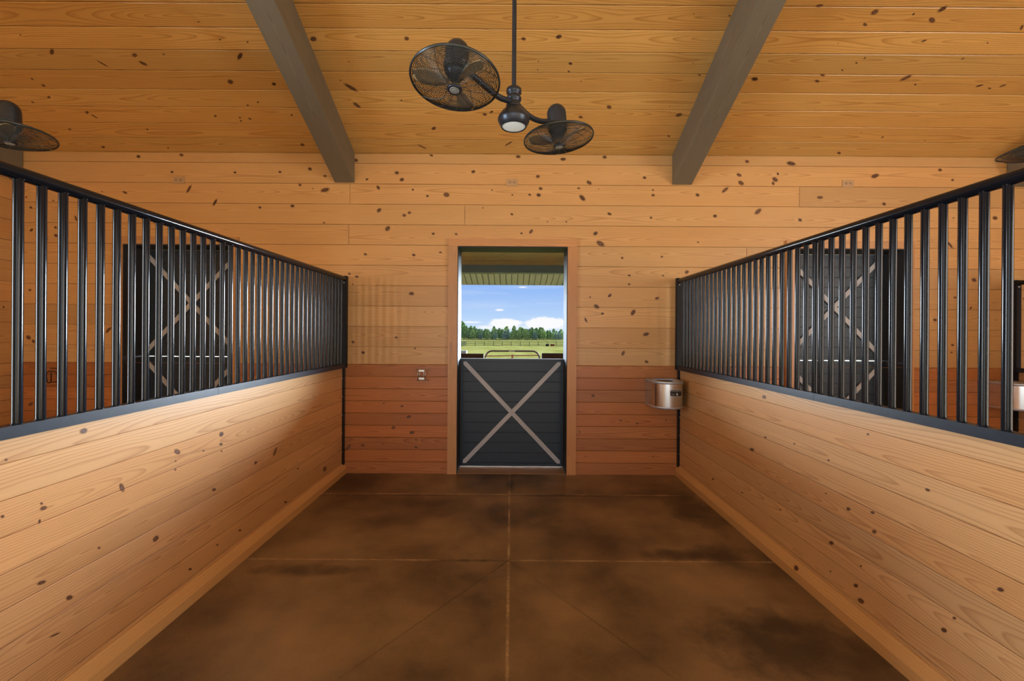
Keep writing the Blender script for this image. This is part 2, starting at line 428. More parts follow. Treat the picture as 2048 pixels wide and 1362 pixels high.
b.build('wall_back', [M['wall'], M['knot'], M['low']], kind='structure')

# ceiling: the boarded slope over the stalls, up to the ridge and down the other side
b = MB()
W = .1867; L = math.hypot(1, SLOPE); U = Vector((1, 0, 0)); V = Vector((0, -1 / L, SLOPE / L)); N = Vector((0, -SLOPE / L, -1 / L))
rows = []; t = -.19; YR = -1.6; tmax = (YB - YR) * L
while t < tmax: rows.append((-7.6, 7.6, t, min(t + W, tmax))); t += W
rows = [(a, c, v0 + .19 - .1867 * 1, v1 + .19 - .1867) for a, c, v0, v1 in rows]
b.boards((0, YB, EAVE), U, V, N, rows, ch=.004, dp=.013, gap=.0026)
V2 = Vector((0, -1 / L, -SLOPE / L)); N2 = Vector((0, SLOPE / L, -1 / L))
rows = [(-7.6, 7.6, k * W, k * W + W) for k in range(19)]
b.boards((0, YR, ceil_h(YR)), U, V2, N2, rows, ch=.006, dp=.008)
for (o, v, n, t0, t1) in (((0, YB, EAVE), V, N, -.35, tmax + .05), ((0, YR, ceil_h(YR)), V2, N2, -.05, 3.8)):
    o = Vector(o); c = o + v * (t0 + t1) / 2 - n * .085
    b.obox(c, U, v, n, 7.9, (t1 - t0) / 2, .07, mi=2)
CN = N
def ceil_knots(ox, oy, sc, Lk):
    for q in Lk:
        x, y, a = q[0], q[1], q[2]; bb = q[3] if len(q) > 3 else a * .75; an = q[4] if len(q) > 4 else 10
        b.knot(on_ceiling, ox + x / sc, oy + y / sc, a / sc, bb / sc, an, CN, off=.0009)
ceil_knots(780, 40, 4.655, [(155, 172, 22, 18), (1243, 175, 22, 15), (1572, 155, 28, 18, -20), (1680, 405, 18, 12), (1664, 478, 11), (1382, 385, 7), (1375, 462, 7), (1043, 430, 5), (1780, 570, 6), (1775, 903, 20, 12), (2040, 810, 22, 16),
    (882, 878, 20, 12), (945, 855, 18, 10, -30), (408, 1008, 22, 14, -20), (105, 747, 9), (300, 1180, 45, 6, 25), (1105, 1150, 40, 7, -30)])
ceil_knots(0, 0, 3.657, [(985, 403, 18), (1047, 463, 35, 9, 25), (1197, 397, 8), (1755, 410, 28, 16, -60), (235, 577, 12, 5, 30), (318, 625, 16, 8, 25), (358, 710, 11), (1685, 598, 22, 16, 20), (2003, 614, 15, 10, 20), (240, 747, 14, 4, 30),
    (1887, 747, 8), (1812, 769, 8), (637, 822, 13), (690, 850, 30, 4, 30), (1575, 848, 10), (1755, 860, 8), (1762, 884, 8), (1828, 868, 12, 6, 20), (1077, 946, 9, 5), (510, 945, 12, 5), (755, 1075, 14, 7), (1230, 1080, 7), (1453, 160, 12, 3, -20),
    (150, 255, 7), (1610, 290, 7), (1810, 307, 8), (380, 378, 22, 16, 90), (750, 465, 50, 4, 30)])
ceil_knots(480, 0, 3.404, [(500, 265, 22, 17), (755, 595, 52, 11, 30), (795, 715, 30, 10, 35), (685, 547, 6), (740, 420, 5), (232, 572, 13, 9, 15), (352, 783, 8), (425, 985, 14, 9)])
ceil_knots(1500, 0, 3.737, [(520, 42, 28, 11, -10), (932, 90, 32, 16, -30), (860, 183, 16), (1360, 150, 24, 20), (1438, 67, 42, 13, -30), (1222, 105, 13, 7, -40), (658, 323, 4), (1300, 305, 22, 6, -20), (1775, 320, 7), (857, 433, 10, 6, -30),
    (795, 470, 9), (690, 524, 9), (543, 562, 17, 9), (502, 606, 17, 10), (1590, 437, 15, 5, -25), (1165, 582, 48, 11, -25), (35, 590, 23, 12, -15), (1235, 632, 9), (1715, 640, 30, 6, -15), (1790, 660, 12, 6), (1890, 640, 28, 6, -20),
    (2030, 205, 22, 10, -60), (990, 1025, 11, 5, -25), (1307, 1049, 5), (832, 992, 4), (665, 1143, 14, 9)])
ceil_knots(1330, 0, 3.404, [(95, 782, 22, 11, -20), (25, 926, 9), (235, 511, 8), (440, 107, 8), (610, 538, 22, 11), (192, 428, 4), (33, 722, 4), (195, 92, 4)])
b.build('ceiling', [M['ceil'], M['knot'], M['roof']], kind='structure')

# side and front walls of the barn
def side_rows(y0, y1, top, step=.2257, low=True):
    rows = []; h = -.018; st = .1344 if low else step
    while h < top:
        hs = .1344 if (h < 1.19) else .2257
        hi = min(h + hs, top)
        yy = min(y1, YB - (hi - EAVE) / SLOPE) if hi > EAVE else y1
        if yy > y0 + .05: rows.append((y0, yy, h, hi))
        h += hs
    return rows
b = MB()   # solid board wall at the far side of the left stall
b.boards((XL, 0, 0), (0, 1, 0), (0, 0, 1), (1, 0, 0), side_rows(YF, YB, 5.4))
b.box((XL - .2, YF, -.1), (XL - .02, YB + .02, EAVE))
b.face([(XL - .03, YF, EAVE - .1), (XL - .03, YB, EAVE - .1), (XL - .03, YB, EAVE + .05), (XL - .03, YF, 5.6)])
b.boards((0, YF, 0), (1, 0, 0), (0, 0, 1), (0, -1, 0), [(-7.6, XL, -.018 + k * .2, .182 + k * .2) for k in range(27)])
for X in (-2.6, ):
    b.knot(lambda x, y: on_side(x, y, XL), 7, 614, 2, 2, 0, Vector((1, 0, 0)), off=.001)
b.build('wall_left', [M['wall'], M['knot']], kind='structure')
def aisle_end(name, X, sg):
    """end wall of the aisle with its big open doorway"""
    b = MB()
    a0, a1 = (X, X + .2 * sg) if sg > 0 else (X + .2 * sg, X)
    d0, d1 = (-3.3, .35) if sg > 0 else (-1.9, -.1)
    b.box((a0, -4.8, -.1), (a1, d0, 6.3)); b.box((a0, d1, -.1), (a1, YB + .1, 5.2)); b.box((a0, d0, 3.3), (a1, d1, 6.6))
    return b.build(name, M['wall'], kind='structure')
aisle_end('wall_aisle_left', -7.4, -1); aisle_end('wall_right', 7.4, 1)
b = MB(); b.box((-7.6, -4.8, -.1), (-3.0, -4.6, 5.3)); b.box((3.0, -4.8, -.1), (7.6, -4.6, 5.3)); b.box((-3.0, -4.8, 3.3), (3.0, -4.6, 5.3))
b.build('wall_front', M['wall'], kind='structure')

# ------------------------------------------------------------------ partitions with board panels
def part_rows(y0, y1):
    rows = [(y0, y1, 1.073, 1.166)]; h = 1.073
    while h > -.01: rows.append((y0, y1, max(h - .1344, -.018), h)); h -= .1344
    return rows
def partition(name, X, sg, knots):
    """sg: +1 when the stall we stand in lies on the +X side"""
    b = MB(); y0, y1 = YF, 4.775
    face = X; back = X - sg * .045
    b.boards((face, 0, 0), (0, 1, 0), (0, 0, 1), (sg, 0, 0), part_rows(y0, y1), dp=.0075, ch=.002, gap=.0013)
    b.boards((back, 0, 0), (0, 1, 0), (0, 0, 1), (-sg, 0, 0), part_rows(y0, y1), dp=.0075, ch=.002, gap=.0013)
    lo, hi = min(face, back) + .008, max(face, back) - .008
    b.box((lo, y0, -.018), (hi, y1, 1.163), grain=1)
    Nn = Vector((sg, 0, 0))
    for (ox, oy, sc, Lk) in knots:
        for q in Lk:
            x, y, a = q[0], q[1], q[2]; bb = q[3] if len(q) > 3 else a * .75; an = q[4] if len(q) > 4 else (-20 if sg > 0 else 25)
            b.knot(lambda px, py: on_side(px, py, face), ox + x / sc, oy + y / sc, a / sc, bb / sc, an, Nn, off=.0007)
    return b.build(name, [M['part'], M['knot']], kind='structure')
XP = 1.85
partition('wall_partition_left', -XP, 1, [(0, 820, 2.513, [(420, 105, 20, 13), (30, 250, 8), (890, 210, 12, 16, -60), (882, 257, 5), (880, 300, 6), (1112, 122, 13, 10, -60), (1110, 172, 9), (1022, 205, 5), (1113, 207, 5), (612, 390, 22, 12, 70),
    (218, 493, 18, 10), (208, 470, 8), (12, 535, 10), (198, 560, 12, 6, -80), (782, 647, 18, 11, -50), (497, 693, 8), (208, 868, 24, 9), (348, 943, 18, 11, -25), (1382, 210, 22, 6, -70), (1285, 265, 9, 6, -60), (1075, 400, 10),
    (1435, 463, 7), (1632, 297, 12, 8, -70), (1205, 605, 7), (955, 800, 8), (1497, 295, 5), (1092, 678, 6), (275, 1130, 30, 4, -25), (560, 1215, 10, 5, -30)])])
partition('wall_partition_right', XP, -1, [(1340, 720, 2.121, [(400, 157, 9), (348, 380, 9), (405, 328, 5), (528, 355, 4), (673, 425, 5), (1093, 551, 11, 6), (757, 632, 9, 7), (860, 647, 9, 6), (867, 728, 10, 8), (685, 776, 10, 8), (662, 566, 4),
    (470, 635, 4), (810, 874, 5), (789, 957, 10), (811, 1022, 15, 9, 40), (1403, 974, 16, 9, 20), (1163, 1146, 14, 9, 30), (1207, 1095, 8), (840, 315, 6), (183, 505, 5), (307, 563, 4), (681, 897, 4)])])
partition('wall_partition_far', 5.56, -1, [])

def baseboard(name, X, sg):
    """chamfered timber along the foot of the partition"""
    prof = [(.0, -.018), (.037, -.018), (.037, .058), (.018, .094), (.006, .112), (.0, .112)]
    b = MB(); y0, y1 = YF, YB - .004; rnd = (.3, .3, .4)
    P = [[Vector((X + sg * d, y, h)) for d, h in prof] for y in (y0, y1)]
    acc = 0
    for i in range(len(prof)):
        j = (i + 1) % len(prof); w = (P[0][j] - P[0][i]).length
        q = [P[0][i], P[1][i], P[1][j], P[0][j]]; uv = [(y0, acc), (y1, acc), (y1, acc + w), (y0, acc + w)]
        if sg > 0: q.reverse(); uv.reverse()
        b.face(q, uv, rnd); acc += w
    for k in (0, 1):
        q = list(P[k])
        if (k == 0) != (sg > 0): q.reverse()
        b.face(q, [(0, 0)] * len(q), rnd)
    if sg < 0:
        b.knot(lambda x, y: Vector((X + sg * (.0372 - (y - .058) * .5), x, y)), 2.775, .077, .02, .014, 0, Vector((sg, 0, .5)).normalized(), off=.001)
    return b.build(name, [M['timber'], M['knot']], kind='structure')
baseboard('baseboard_left', -XP, 1); baseboard('baseboard_right', XP, -1)

# steel channel that holds the panel ends against the back wall
n_trim = 1
for X, sg in ((-XP, 1), (XP, -1), (5.56, -1)):
    b = MB(); x0, x1 = sorted((X + sg * .018, X - sg * .06))
    b.box((x0, 4.776, .10), (x1, YB - .003, 1.168))
    for z in (.25, .45, .65, .85, 1.05): b.lathe([(.0, -.006), (.006, -.005), (.007, 0)], Matrix.Translation((X + sg * .0, 4.774, z)) @ Matrix.Rotation(PI / 2, 4, 'X') @ Matrix.Scale(-1, 4, (0, 0, 1)), 8, mi=1)
    b.build('trim_%d' % n_trim, [M['black'], M['zinc']], kind='structure'); n_trim += 1

# ------------------------------------------------------------------ bar grilles on top of the partitions
CH0, CH1, RC, RR = 1.168, 1.213, 2.144, .0255
bar_me = None
def grille(label, X, sg, y0, y1, bars, post=None, group='bar grilles on the stall partitions'):
    global bar_me
    X -= 0; cx = X + sg * .0185 - sg * .004
    t = thing('stall_grille', label, 'grille', (cx, (y0 + y1) / 2, CH0), group)
    oy = (y0 + y1) / 2
    def loc(bm): # into the thing's own frame
        bm.v = [(x - cx, y - oy, z - CH0) for x, y, z in bm.v]; return bm
    b = MB(); b.tube([(cx, y0 + .0015, RC), (cx, y1 - .0015, RC)], RR, 20); loc(b).build('top_rail', M['black'], t)
    b = MB(); b.box((cx - .0225, y0 + .001, CH0), (cx + .0225, y1 - .001, CH1)); o = loc(b).build('bottom_channel', M['channel'], t)
    bv = o.modifiers.new('bevel', 'BEVEL'); bv.width = .003; bv.segments = 2
    if bar_me is None:
        b = MB(); b.tube([(0, 0, 0), (0, 0, RC - CH1 - .012)], .0153, 16, caps=False)
        for z in (.002, RC - CH1 - .021):      # weld beads
            b.tube([(.016 * math.cos(a), .016 * math.sin(a), z) for a in [2 * PI * k / 14 for k in range(14)]], .0022, 5, closed=True)
        o = b.build('bar', M['black'], t); bar_me = o.data
        o.location = (0, bars[0] - oy, CH1 - CH0)
        rest = bars[1:]
    else: rest = bars
    for y in rest:
        o = bpy.data.objects.new('bar', bar_me); COL.objects.link(o); o.parent = t; o.location = (0, y - oy, CH1 - CH0)
    if post:
        b = MB(); b.box((cx - .027, post - .05, CH0 + .0), (cx + .027, post, RC + .03)); o = loc(b).build('end_post', M['flat'], t)
        b = MB(); b.lathe([(0, .006), (.007, .005), (.009, 0)], Matrix.Translation((cx + sg * .0, post - .05, RC - .045)) @ Matrix.Rotation(PI / 2, 4, 'X'), 10)
        p = loc(b).build('bolt', M['zinc'], o)
    return t
PX = -XP + .0
grille('black bar grille on the left partition, near half running out of frame', -XP, 1, .60, 2.70, [2.673 - .081 * k for k in range(25)])
grille('black bar grille on the left partition, far half ending at the back wall', -XP, 1, 2.70, YB - .004, [2.763 + .0806 * k for k in range(25)], YB - .004)
grille('black bar grille on the right partition, near half running out of frame', XP, -1, .56, 2.613, [2.586 - .081 * k for k in range(25)])
grille('black bar grille on the right partition, far half above the steel water bowl', XP, -1, 2.613, YB - .004, [2.639 + .0806 * k for k in range(26)], YB - .004)
grille('black bar grille at the far right edge, seen through the nearer right grille', 5.56, -1, 2.613, YB - .004, [2.639 + .0806 * k for k in range(26)], YB - .004)

# ------------------------------------------------------------------ rubber mats
def trap(t, per, amp):
    q = (t / per) % 1.0
    return amp * (1 if .08 < q < .42 else -1 if .58 < q < .92 else 0)
def seam_pts(t0, t1, per=.084, amp=.009):
    """interlocking edge between t0 and t1"""
    out = []; k = math.floor(t0 / per)
    while k * per < t1:
        for q, s in ((.10, 0), (.12, 1), (.40, 1), (.42, 0), (.60, 0), (.62, -1), (.90, -1), (.92, 0)):
            t = (k + q) * per
            if t0 + .02 < t < t1 - .02: out.append((t, s * amp))
        k += 1
    return [(t0, 0)] + out + [(t1, 0)]
G = .0020; XM = -.01
def mat(label, x0, x1, y0, y1, jl, jr, jn, jf):
    """j*: whether that edge interlocks with a neighbour (left, right, near, far)"""
    P = []
    def edge(a, b, fixed, j, axis, inward):
        pts = seam_pts(a, b) if j else [(a, 0), (b, 0)]
        for t, s in pts:
            q = fixed + s + inward * (G if j else 0)
            P.append((t, q) if axis == 0 else (q, t))
    edge(x0, x1, y0, jn, 0, 1)
    n = len(P)
    edge(y0, y1, x1, jr, 1, -1)
    m = len(P); edge(x0, x1, y1, jf, 0, -1); P[m:] = reversed(P[m:])
    m = len(P); edge(y0, y1, x0, jl, 1, 1); P[m:] = reversed(P[m:])
    Q = []
    for p in P:
        if not Q or (abs(p[0] - Q[-1][0]) + abs(p[1] - Q[-1][1])) > .006 or True: Q.append(p)
    bm = bmesh.new(); vs = []
    for p in Q:
        if vs and (Vector((*p, 0)) - vs[-1].co).length < 1e-4: continue
        vs.append(bm.verts.new((*p, 0)))
    f = bm.faces.new(vs)
    if f.normal.z == 0: bm.normal_update()
    r = bmesh.ops.extrude_face_region(bm, geom=[f])
    for e in r['geom']:
        if isinstance(e, bmesh.types.BMVert): e.co.z = -.0028
    bmesh.ops.recalc_face_normals(bm, faces=bm.faces); bmesh.ops.triangulate(bm, faces=[q for q in bm.faces if len(q.verts) > 4])
    cx, cy = (x0 + x1) / 2, (y0 + y1) / 2
    bmesh.ops.translate(bm, verts=bm.verts, vec=(-cx, -cy, 0))
    me = bpy.data.meshes.new('rubber_mat'); bm.to_mesh(me); bm.free(); me.materials.append(M['rubber'])
    o = bpy.data.objects.new('rubber_mat', me); COL.objects.link(o); o.location = (cx, cy, 0)
    return tag(o, label, 'mat', 'interlocking rubber floor mats')
SX0, SX1 = -XP + .0385, XP - .0385
for (lx, x0, x1, jl, jr) in (('left', SX0, XM, 0, 1), ('right', XM, SX1, 1, 0)):
    mat('narrow brown rubber mat along the back wall, %s of the doorway centre' % lx, x0, x1, 4.212, YB - .003, jl, jr, 1, 0)
    mat('brown rubber floor mat in the middle row, %s of the centre seam' % lx, x0, x1, 2.993, 4.212, jl, jr, 1, 1)
    mat('brown rubber floor mat in the nearest row, %s of the centre seam' % lx, x0, x1, .56, 2.993, jl, jr, 0, 1)

# ------------------------------------------------------------------ door casings, jambs, doors
def casing(x0, x1, n):
    b = MB(); w = .098; th = .022; y0 = YB - .021; y1 = YB + .012
    b.box((x0 - w, y0, -.018), (x0 + .004, y1, DOOR_H), grain=2); b.box((x1 - .004, y0, -.018), (x1 + w, y1, DOOR_H), grain=2)
    b.box((x0 - w, y0, DOOR_H + .001), (x1 + w, y1, DOOR_H + .086), grain=0)
    o = b.build('trim_%d' % n, [M['trim'], M['knot']], kind='structure')
    b2 = MB(); d = .012                                 # painted lining of the opening
    b2.box((x0, YB - .018, -.018), (x0 + d, 5.10, DOOR_H - d)); b2.box((x1 - d, YB - .018, -.018), (x1, 5.10, DOOR_H - d)); b2.box((x0, YB - .018, DOOR_H - d), (x1, 5.10, DOOR_H))
    b2.build('trim_%d' % (n + 1), M['jamb'], kind='structure')
    b3 = MB(); b3.box((x0 + d, YB - .001, -.03), (x1 - d, 5.10, .004), grain=0); b3.build('trim_%d' % (n + 2), M['sill'], kind='structure')
n_door = 0
def leaf_door(x0, x1, z0, z1, label):
    """one half of a dutch door: framed board panel and its two crossed braces"""
    global n_door; n_door += 1
    Y0, Y1 = 5.055, 5.098
    t = bpy.data.objects.new('door_%d' % n_door, None); COL.objects.link(t); t.location = ((x0 + x1) / 2, Y1, z0); t['kind'] = 'structure'
    t['label'] = label; t['category'] = 'door'
    def loc(bm):
        bm.v = [(x - t.location.x, y - t.location.y, z - t.location.z) for x, y, z in bm.v]; return bm
    b = MB(); fw = .034
    n = max(3, round((z1 - z0 - 2 * fw) / .119)); st = (z1 - z0 - 2 * fw) / n
    b.boards((0, Y0 + .006, 0), (1, 0, 0), (0, 0, 1), (0, -1, 0), [(x0 + fw, x1 - fw, z0 + fw + k * st, z0 + fw + (k + 1) * st) for k in range(n)], ch=.003, dp=.004)
    b.box((x0, Y0 + .011, z0), (x1, Y1, z1 - .003))
    loc(b).build('board_panel', M['slate'], t)
    b = MB()
    b.box((x0, Y0, z0), (x0 + fw, Y0 + .0105, z1 - .003)); b.box((x1 - fw, Y0, z0), (x1, Y0 + .0105, z1 - .003))
    b.box((x0 + fw, Y0, z0), (x1 - fw, Y0 + .0105, z0 + fw)); b.box((x0 + fw, Y0, z1 - fw - .003), (x1 - fw, Y0 + .0105, z1 - .003))
    loc(b).build('frame', M['slate'], t)
    b = MB(); b.box((x0, Y0, z1 - .003), (x1, Y1, z1)); loc(b).build('top_strip', M['strip'], t)
    for s in (0, 1):                                    # bevel-cut braces
        m = .036; hw = .027; yf = Y0 - (.012 if s == 0 else .0135); yb = Y0 - .0002
        A = Vector((x0 + m, z0 + m)); B = Vector((x1 - m, z1 - m))
        if s: A = Vector((x0 + m, z1 - m)); B = Vector((x1 - m, z0 + m))
        sz = 1 if B.y > A.y else -1; k = hw * 1.25
        out = [A, A + Vector((k, 0)), B - Vector((0, sz * k)), B, B - Vector((k, 0)), A + Vector((0, sz * k))]
        if sz < 0: out.reverse()
        d = (B - A).normalized(); pr = Vector((-d.y, d.x))
        b = MB(); rnd = (random.random(), random.random(), random.random())
        uv = [((p - A).dot(d), (p - A).dot(pr)) for p in out]
        b.face([(p.x, yf, p.y) for p in out], uv, rnd)
        for i in range(6):
            p, q = out[i], out[(i + 1) % 6]
            b.face([(p.x, yf, p.y), (p.x, yb, p.y), (q.x, yb, q.y), (q.x, yf, q.y)], None, rnd)
        loc(b).build('brace', M['brace'], t)
    return t
names = [('left stall', 0), ('middle stall', 1), ('right stall', 2)]
for i, (x0, x1) in enumerate(openings):
    casing(x0, x1, 4 + 3 * i)
    a, c = x0 + .013, x1 - .013
    if i == 1:
        leaf_door(a, c, .016, 1.262, 'closed dark lower half door with a crossed grey brace, under the open doorway')
    else:
        s = ('left', '', 'right')[i]
        leaf_door(a, c, 1.268, 2.494, 'closed dark upper half door with crossed brace, behind the %s grille' % s)
        leaf_door(a, c, .016, 1.262, 'closed dark lower half door with crossed brace, mostly hidden behind the %s partition' % s)

# ------------------------------------------------------------------ roof beams
def roof_beam(label, x0, x1):
    b = MB(); bot = 3.212; d = EAVE - bot
    def P(x, y, top): return Vector((x, y, ceil_h(y) + .02 if top else ceil_h(y) - d))
    rnd = (.35, .5, .4); y0, y1 = YR, YB + .004
    for (c, uvw) in (([P(x0, y1, 0), P(x1, y1, 0), P(x1, y0, 0), P(x0, y0, 0)], x1 - x0), ([P(x1, y1, 0), P(x1, y1, 1), P(x1, y0, 1), P(x1, y0, 0)], d),
                     ([P(x0, y1, 1), P(x0, y1, 0), P(x0, y0, 0), P(x0, y0, 1)], d), ([P(x1, y1, 1), P(x0, y1, 1), P(x0, y0, 1), P(x1, y0, 1)], x1 - x0)):
        b.face(c, [(0, -uvw / 2), (0, uvw / 2), (7.1, uvw / 2), (7.1, -uvw / 2)], rnd)
    b.face([P(x0, y1, 0), P(x0, y1, 1), P(x1, y1, 1), P(x1, y1, 0)], None, rnd); b.face([P(x0, y0, 0), P(x1, y0, 0), P(x1, y0, 1), P(x0, y0, 1)], None, rnd)
    o = b.build('roof_beam', M['beam'], loc=((x0 + x1) / 2, YB, bot))
    bm = bmesh.new(); bm.from_mesh(o.data); bmesh.ops.remove_doubles(bm, verts=bm.verts, dist=1e-5); bmesh.ops.recalc_face_normals(bm, faces=bm.faces); bm.to_mesh(o.data); bm.free()
    bv = o.modifiers.new('bevel', 'BEVEL'); bv.width = .006; bv.segments = 2
    return tag(o, label, 'beam', 'dark roof beams')
roof_beam('thick dark stained roof beam sloping down to the wall left of the doorway', -1.965, -1.747)
roof_beam('thick dark stained roof beam sloping down to the wall right of the doorway', 1.766, 1.984)
roof_beam('dark roof beam end at the far left edge, behind the fan', -5.63, -5.415)
roof_beam('dark roof beam end at the far right edge, behind the fan', 5.47, 5.685)

# ------------------------------------------------------------------ ceiling fans
FY = 2.54; FZ = ceil_h(FY)
root = thing('ceiling_fan', 'two-headed dark caged ceiling fan with a round lamp, hanging in the middle', 'ceiling fan', (0, FY, FZ), 'two-headed ceiling fans over the stalls')
def fl(bm):
    bm.v = [(x, y - FY, z - FZ) for x, y, z in bm.v]; return bm
FXC = .005
T = Matrix.Translation
b = MB(); b.lathe([(.0, .03), (.07, .03), (.068, -.03), (.05, -.06), (.02, -.075), (.0, -.075)], T((FXC, FY, FZ)), 28); fl(b).build('canopy', M['bronze'], root)
b = MB(); b.tube([(FXC, FY, 2.97), (FXC, FY, FZ - .06)], .0132, 16); fl(b).build('downrod', M['bronze'], root)
b = MB(); b.lathe([(0, 2.870), (.045, 2.868), (.046, 2.885), (.038, 2.892), (.036, 2.912), (.043, 2.917), (.044, 2.930), (.036, 2.936), (.036, 2.952), (.044, 2.957), (.044, 2.982), (.026, 2.987), (0, 2.987)], T((FXC, FY, 0)), 32)
hub = fl(b).build('hub', M['bronze'], root)
b = MB(); b.lathe([(.066, 2.768), (.070, 2.760), (.074, 2.762), (.084, 2.780), (.0925, 2.798), (.0935, 2.806), (.088, 2.822), (.070, 2.848), (.055, 2.862), (.046, 2.875), (.0, 2.878)], T((FXC, FY, 0)), 40)
hous = fl(b).build('lamp_housing', M['bronze'], root)
b = MB(); b.lathe([(.0, 2.757), (.03, 2.758), (.055, 2.761), (.067, 2.765), (.067, 2.772), (0, 2.772)], T((FXC, FY, 0)), 36); fl(b).build('lamp_lens', M['lens'], hous)
def smooth_path(P, n=6):
    P = [Vector(p) for p in P]; out = []
    for i in range(len(P) - 1):
        p0, p1, p2, p3 = P[max(i - 1, 0)], P[i], P[i + 1], P[min(i + 2, len(P) - 1)]
        for k in range(n):
            t = k / n
            out.append(.5 * ((2 * p1) + (p2 - p0) * t + (2 * p0 - 5 * p1 + 4 * p2 - p3) * t * t + (3 * p1 - p0 - 3 * p2 + p3) * t ** 3))
    return out + [P[-1]]
def head(c, n, arm):
    c = Vector(c); up = -Vector(n).normalized()
    q = Vector((0, 0, 1)).rotation_difference(up).to_matrix().to_4x4()
    A = T(c) @ q                                        # local +Z = up the motor axis
    b = MB(); b.tube(smooth_path(arm), .0165, 14); fl(b).build('arm', M['bronze'], root)
    b = MB()
    pr = [(0, .012), (.035, .014), (.045, .03), (.060, .05), (.0625, .07), (.0625, .165)] + [(.0625 * math.cos(a), .165 + .0625 * math.sin(a)) for a in [PI / 2 * k / 8 for k in range(1, 8)]] + [(0, .2275)]
    b.lathe(pr, A, 30); b.lathe([(.064, .078), (.066, .08), (.066, .088), (.064, .09)], A, 30)
    mot = fl(b).build('motor_housing', M['bronze'], root)
    for k in range(3):                                  # twisted, rounded blades
        b = MB(); a0 = 2 * PI * k / 3 + 1.30; rowsv = []
        for i in range(9):
            r = .03 + .178 * i / 8; w = .020 + .034 * math.sin(min(1, i / 6) * PI / 2); w *= 1 if i < 7 else (.86 if i == 7 else .45)
            tw = .55 - .3 * i / 8; rr = []
            for j in range(5):
                s = (j / 4 - .5) * 2 * w * .8
                th = a0 + s * math.cos(tw) / max(r, .06); rr.append(A @ Vector((r * math.cos(th), r * math.sin(th), -.012 + s * math.sin(tw) + .006 * (1 - (2 * j / 4 - 1) ** 2))))
            rowsv.append(rr)
        for i in range(8):
            for j in range(4): b.face([rowsv[i][j], rowsv[i + 1][j], rowsv[i + 1][j + 1], rowsv[i][j + 1]], smooth=True)
        b.weld = True
        o = fl(b).build('blade', M['blade'], mot)
        sd = o.modifiers.new('thick', 'SOLIDIFY'); sd.thickness = .0025
    R = .225
    b = MB()                                            # rim band
    b.tube([A @ Vector((R * math.cos(a), R * math.sin(a), 0)) for a in [2 * PI * k / 72 for k in range(72)]], .0058, 8, closed=True)
    b.lathe([(R + .001, -.006), (R + .004, -.003), (R + .004, .006), (R - .001, .008), (R - .003, .0), (R + .001, -.006)], A, 72)
    rim = fl(b).build('guard_rim', M['wire'], root)
    def dome(r, d): return d * (1 - (r / R) ** 3)
    for nm, d, r0, nr in (('front_guard', -.050, .040, 27), ('rear_guard', .052, .066, 18)):
        b = MB()
        for i in range(nr):
            r = r0 + (R - .004 - r0) * i / nr
            b.tube([A @ Vector((r * math.cos(a), r * math.sin(a), dome(r, d))) for a in [2 * PI * k / 56 for k in range(56)]], .0014, 4, closed=True)
        ns = 14
        for k in range(ns):
            a = 2 * PI * k / ns; tw = .35
            b.tube([A @ Vector((r * math.cos(a + tw * (r / R)), r * math.sin(a + tw * (r / R)), dome(r, d) + (.002 if d > 0 else -.002))) for r in [r0 - .004 + (R - r0 + .004) * i / 9 for i in range(10)]], .0016, 4)
        g = fl(b).build(nm, M['wire'], root)
        if nm == 'front_guard':
            b = MB(); b.lathe([(0, -.056), (.027, -.056), (.029, -.0575), (.036, -.056), (.038, -.050), (.036, -.044), (0, -.044)], A, 32); hubp = fl(b).build('hub_cap', M['bronze'], g)
            b = MB(); b.lathe([(0, -.0575), (.022, -.0572), (.0255, -.056), (.0255, -.0555)], A, 28)
            for k in range(26):
                a = 2 * PI * k / 26
                b.tube([A @ Vector((.0225 * math.cos(a), .0225 * math.sin(a), -.0577)), A @ Vector((.0195 * math.cos(a + .1), .0195 * math.sin(a + .1), -.0582))], .0008, 4)
            b.tube([A @ Vector((.004 + (.004 + .008 * t) * math.cos(6 * t - 1), (.004 + .008 * t) * math.sin(6 * t - 1), -.0583)) for t in [i / 14 for i in range(15)]], .0013, 4)
            b.tube([A @ Vector((-.012, -.004, -.0583)), A @ Vector((0, .002, -.0585)), A @ Vector((.014, .004, -.0583))], .001, 4)
            ob = fl(b).build('badge', M['badge'], g)
Z0 = EYE
head((-.295, 2.22, Z0 + 1.28), (-.038, -.176, -1), [(FXC - .02, FY - .02, 2.902), (-.08, 2.45, 2.888), (-.155, 2.37, 2.905), (-.22, 2.30, 2.925), (-.28, 2.235, 2.932)])
head((.300, 2.858, Z0 + 1.271), (.087, -.022, -1), [(FXC + .02, FY + .02, 2.900), (.10, 2.645, 2.878), (.165, 2.715, 2.884), (.225, 2.785, 2.912), (.285, 2.845, 2.918)])
f2 = copy_tree(root); f2.location = (-3.60, FY, FZ); f2['label'] = 'dark caged ceiling fan cut off by the left edge of the photo'
f3 = copy_tree(root); f3.location = (3.555, FY, FZ); f3.rotation_euler = (0, 0, math.radians(34)); f3['label'] = 'dark caged ceiling fan cut off by the right edge of the photo'

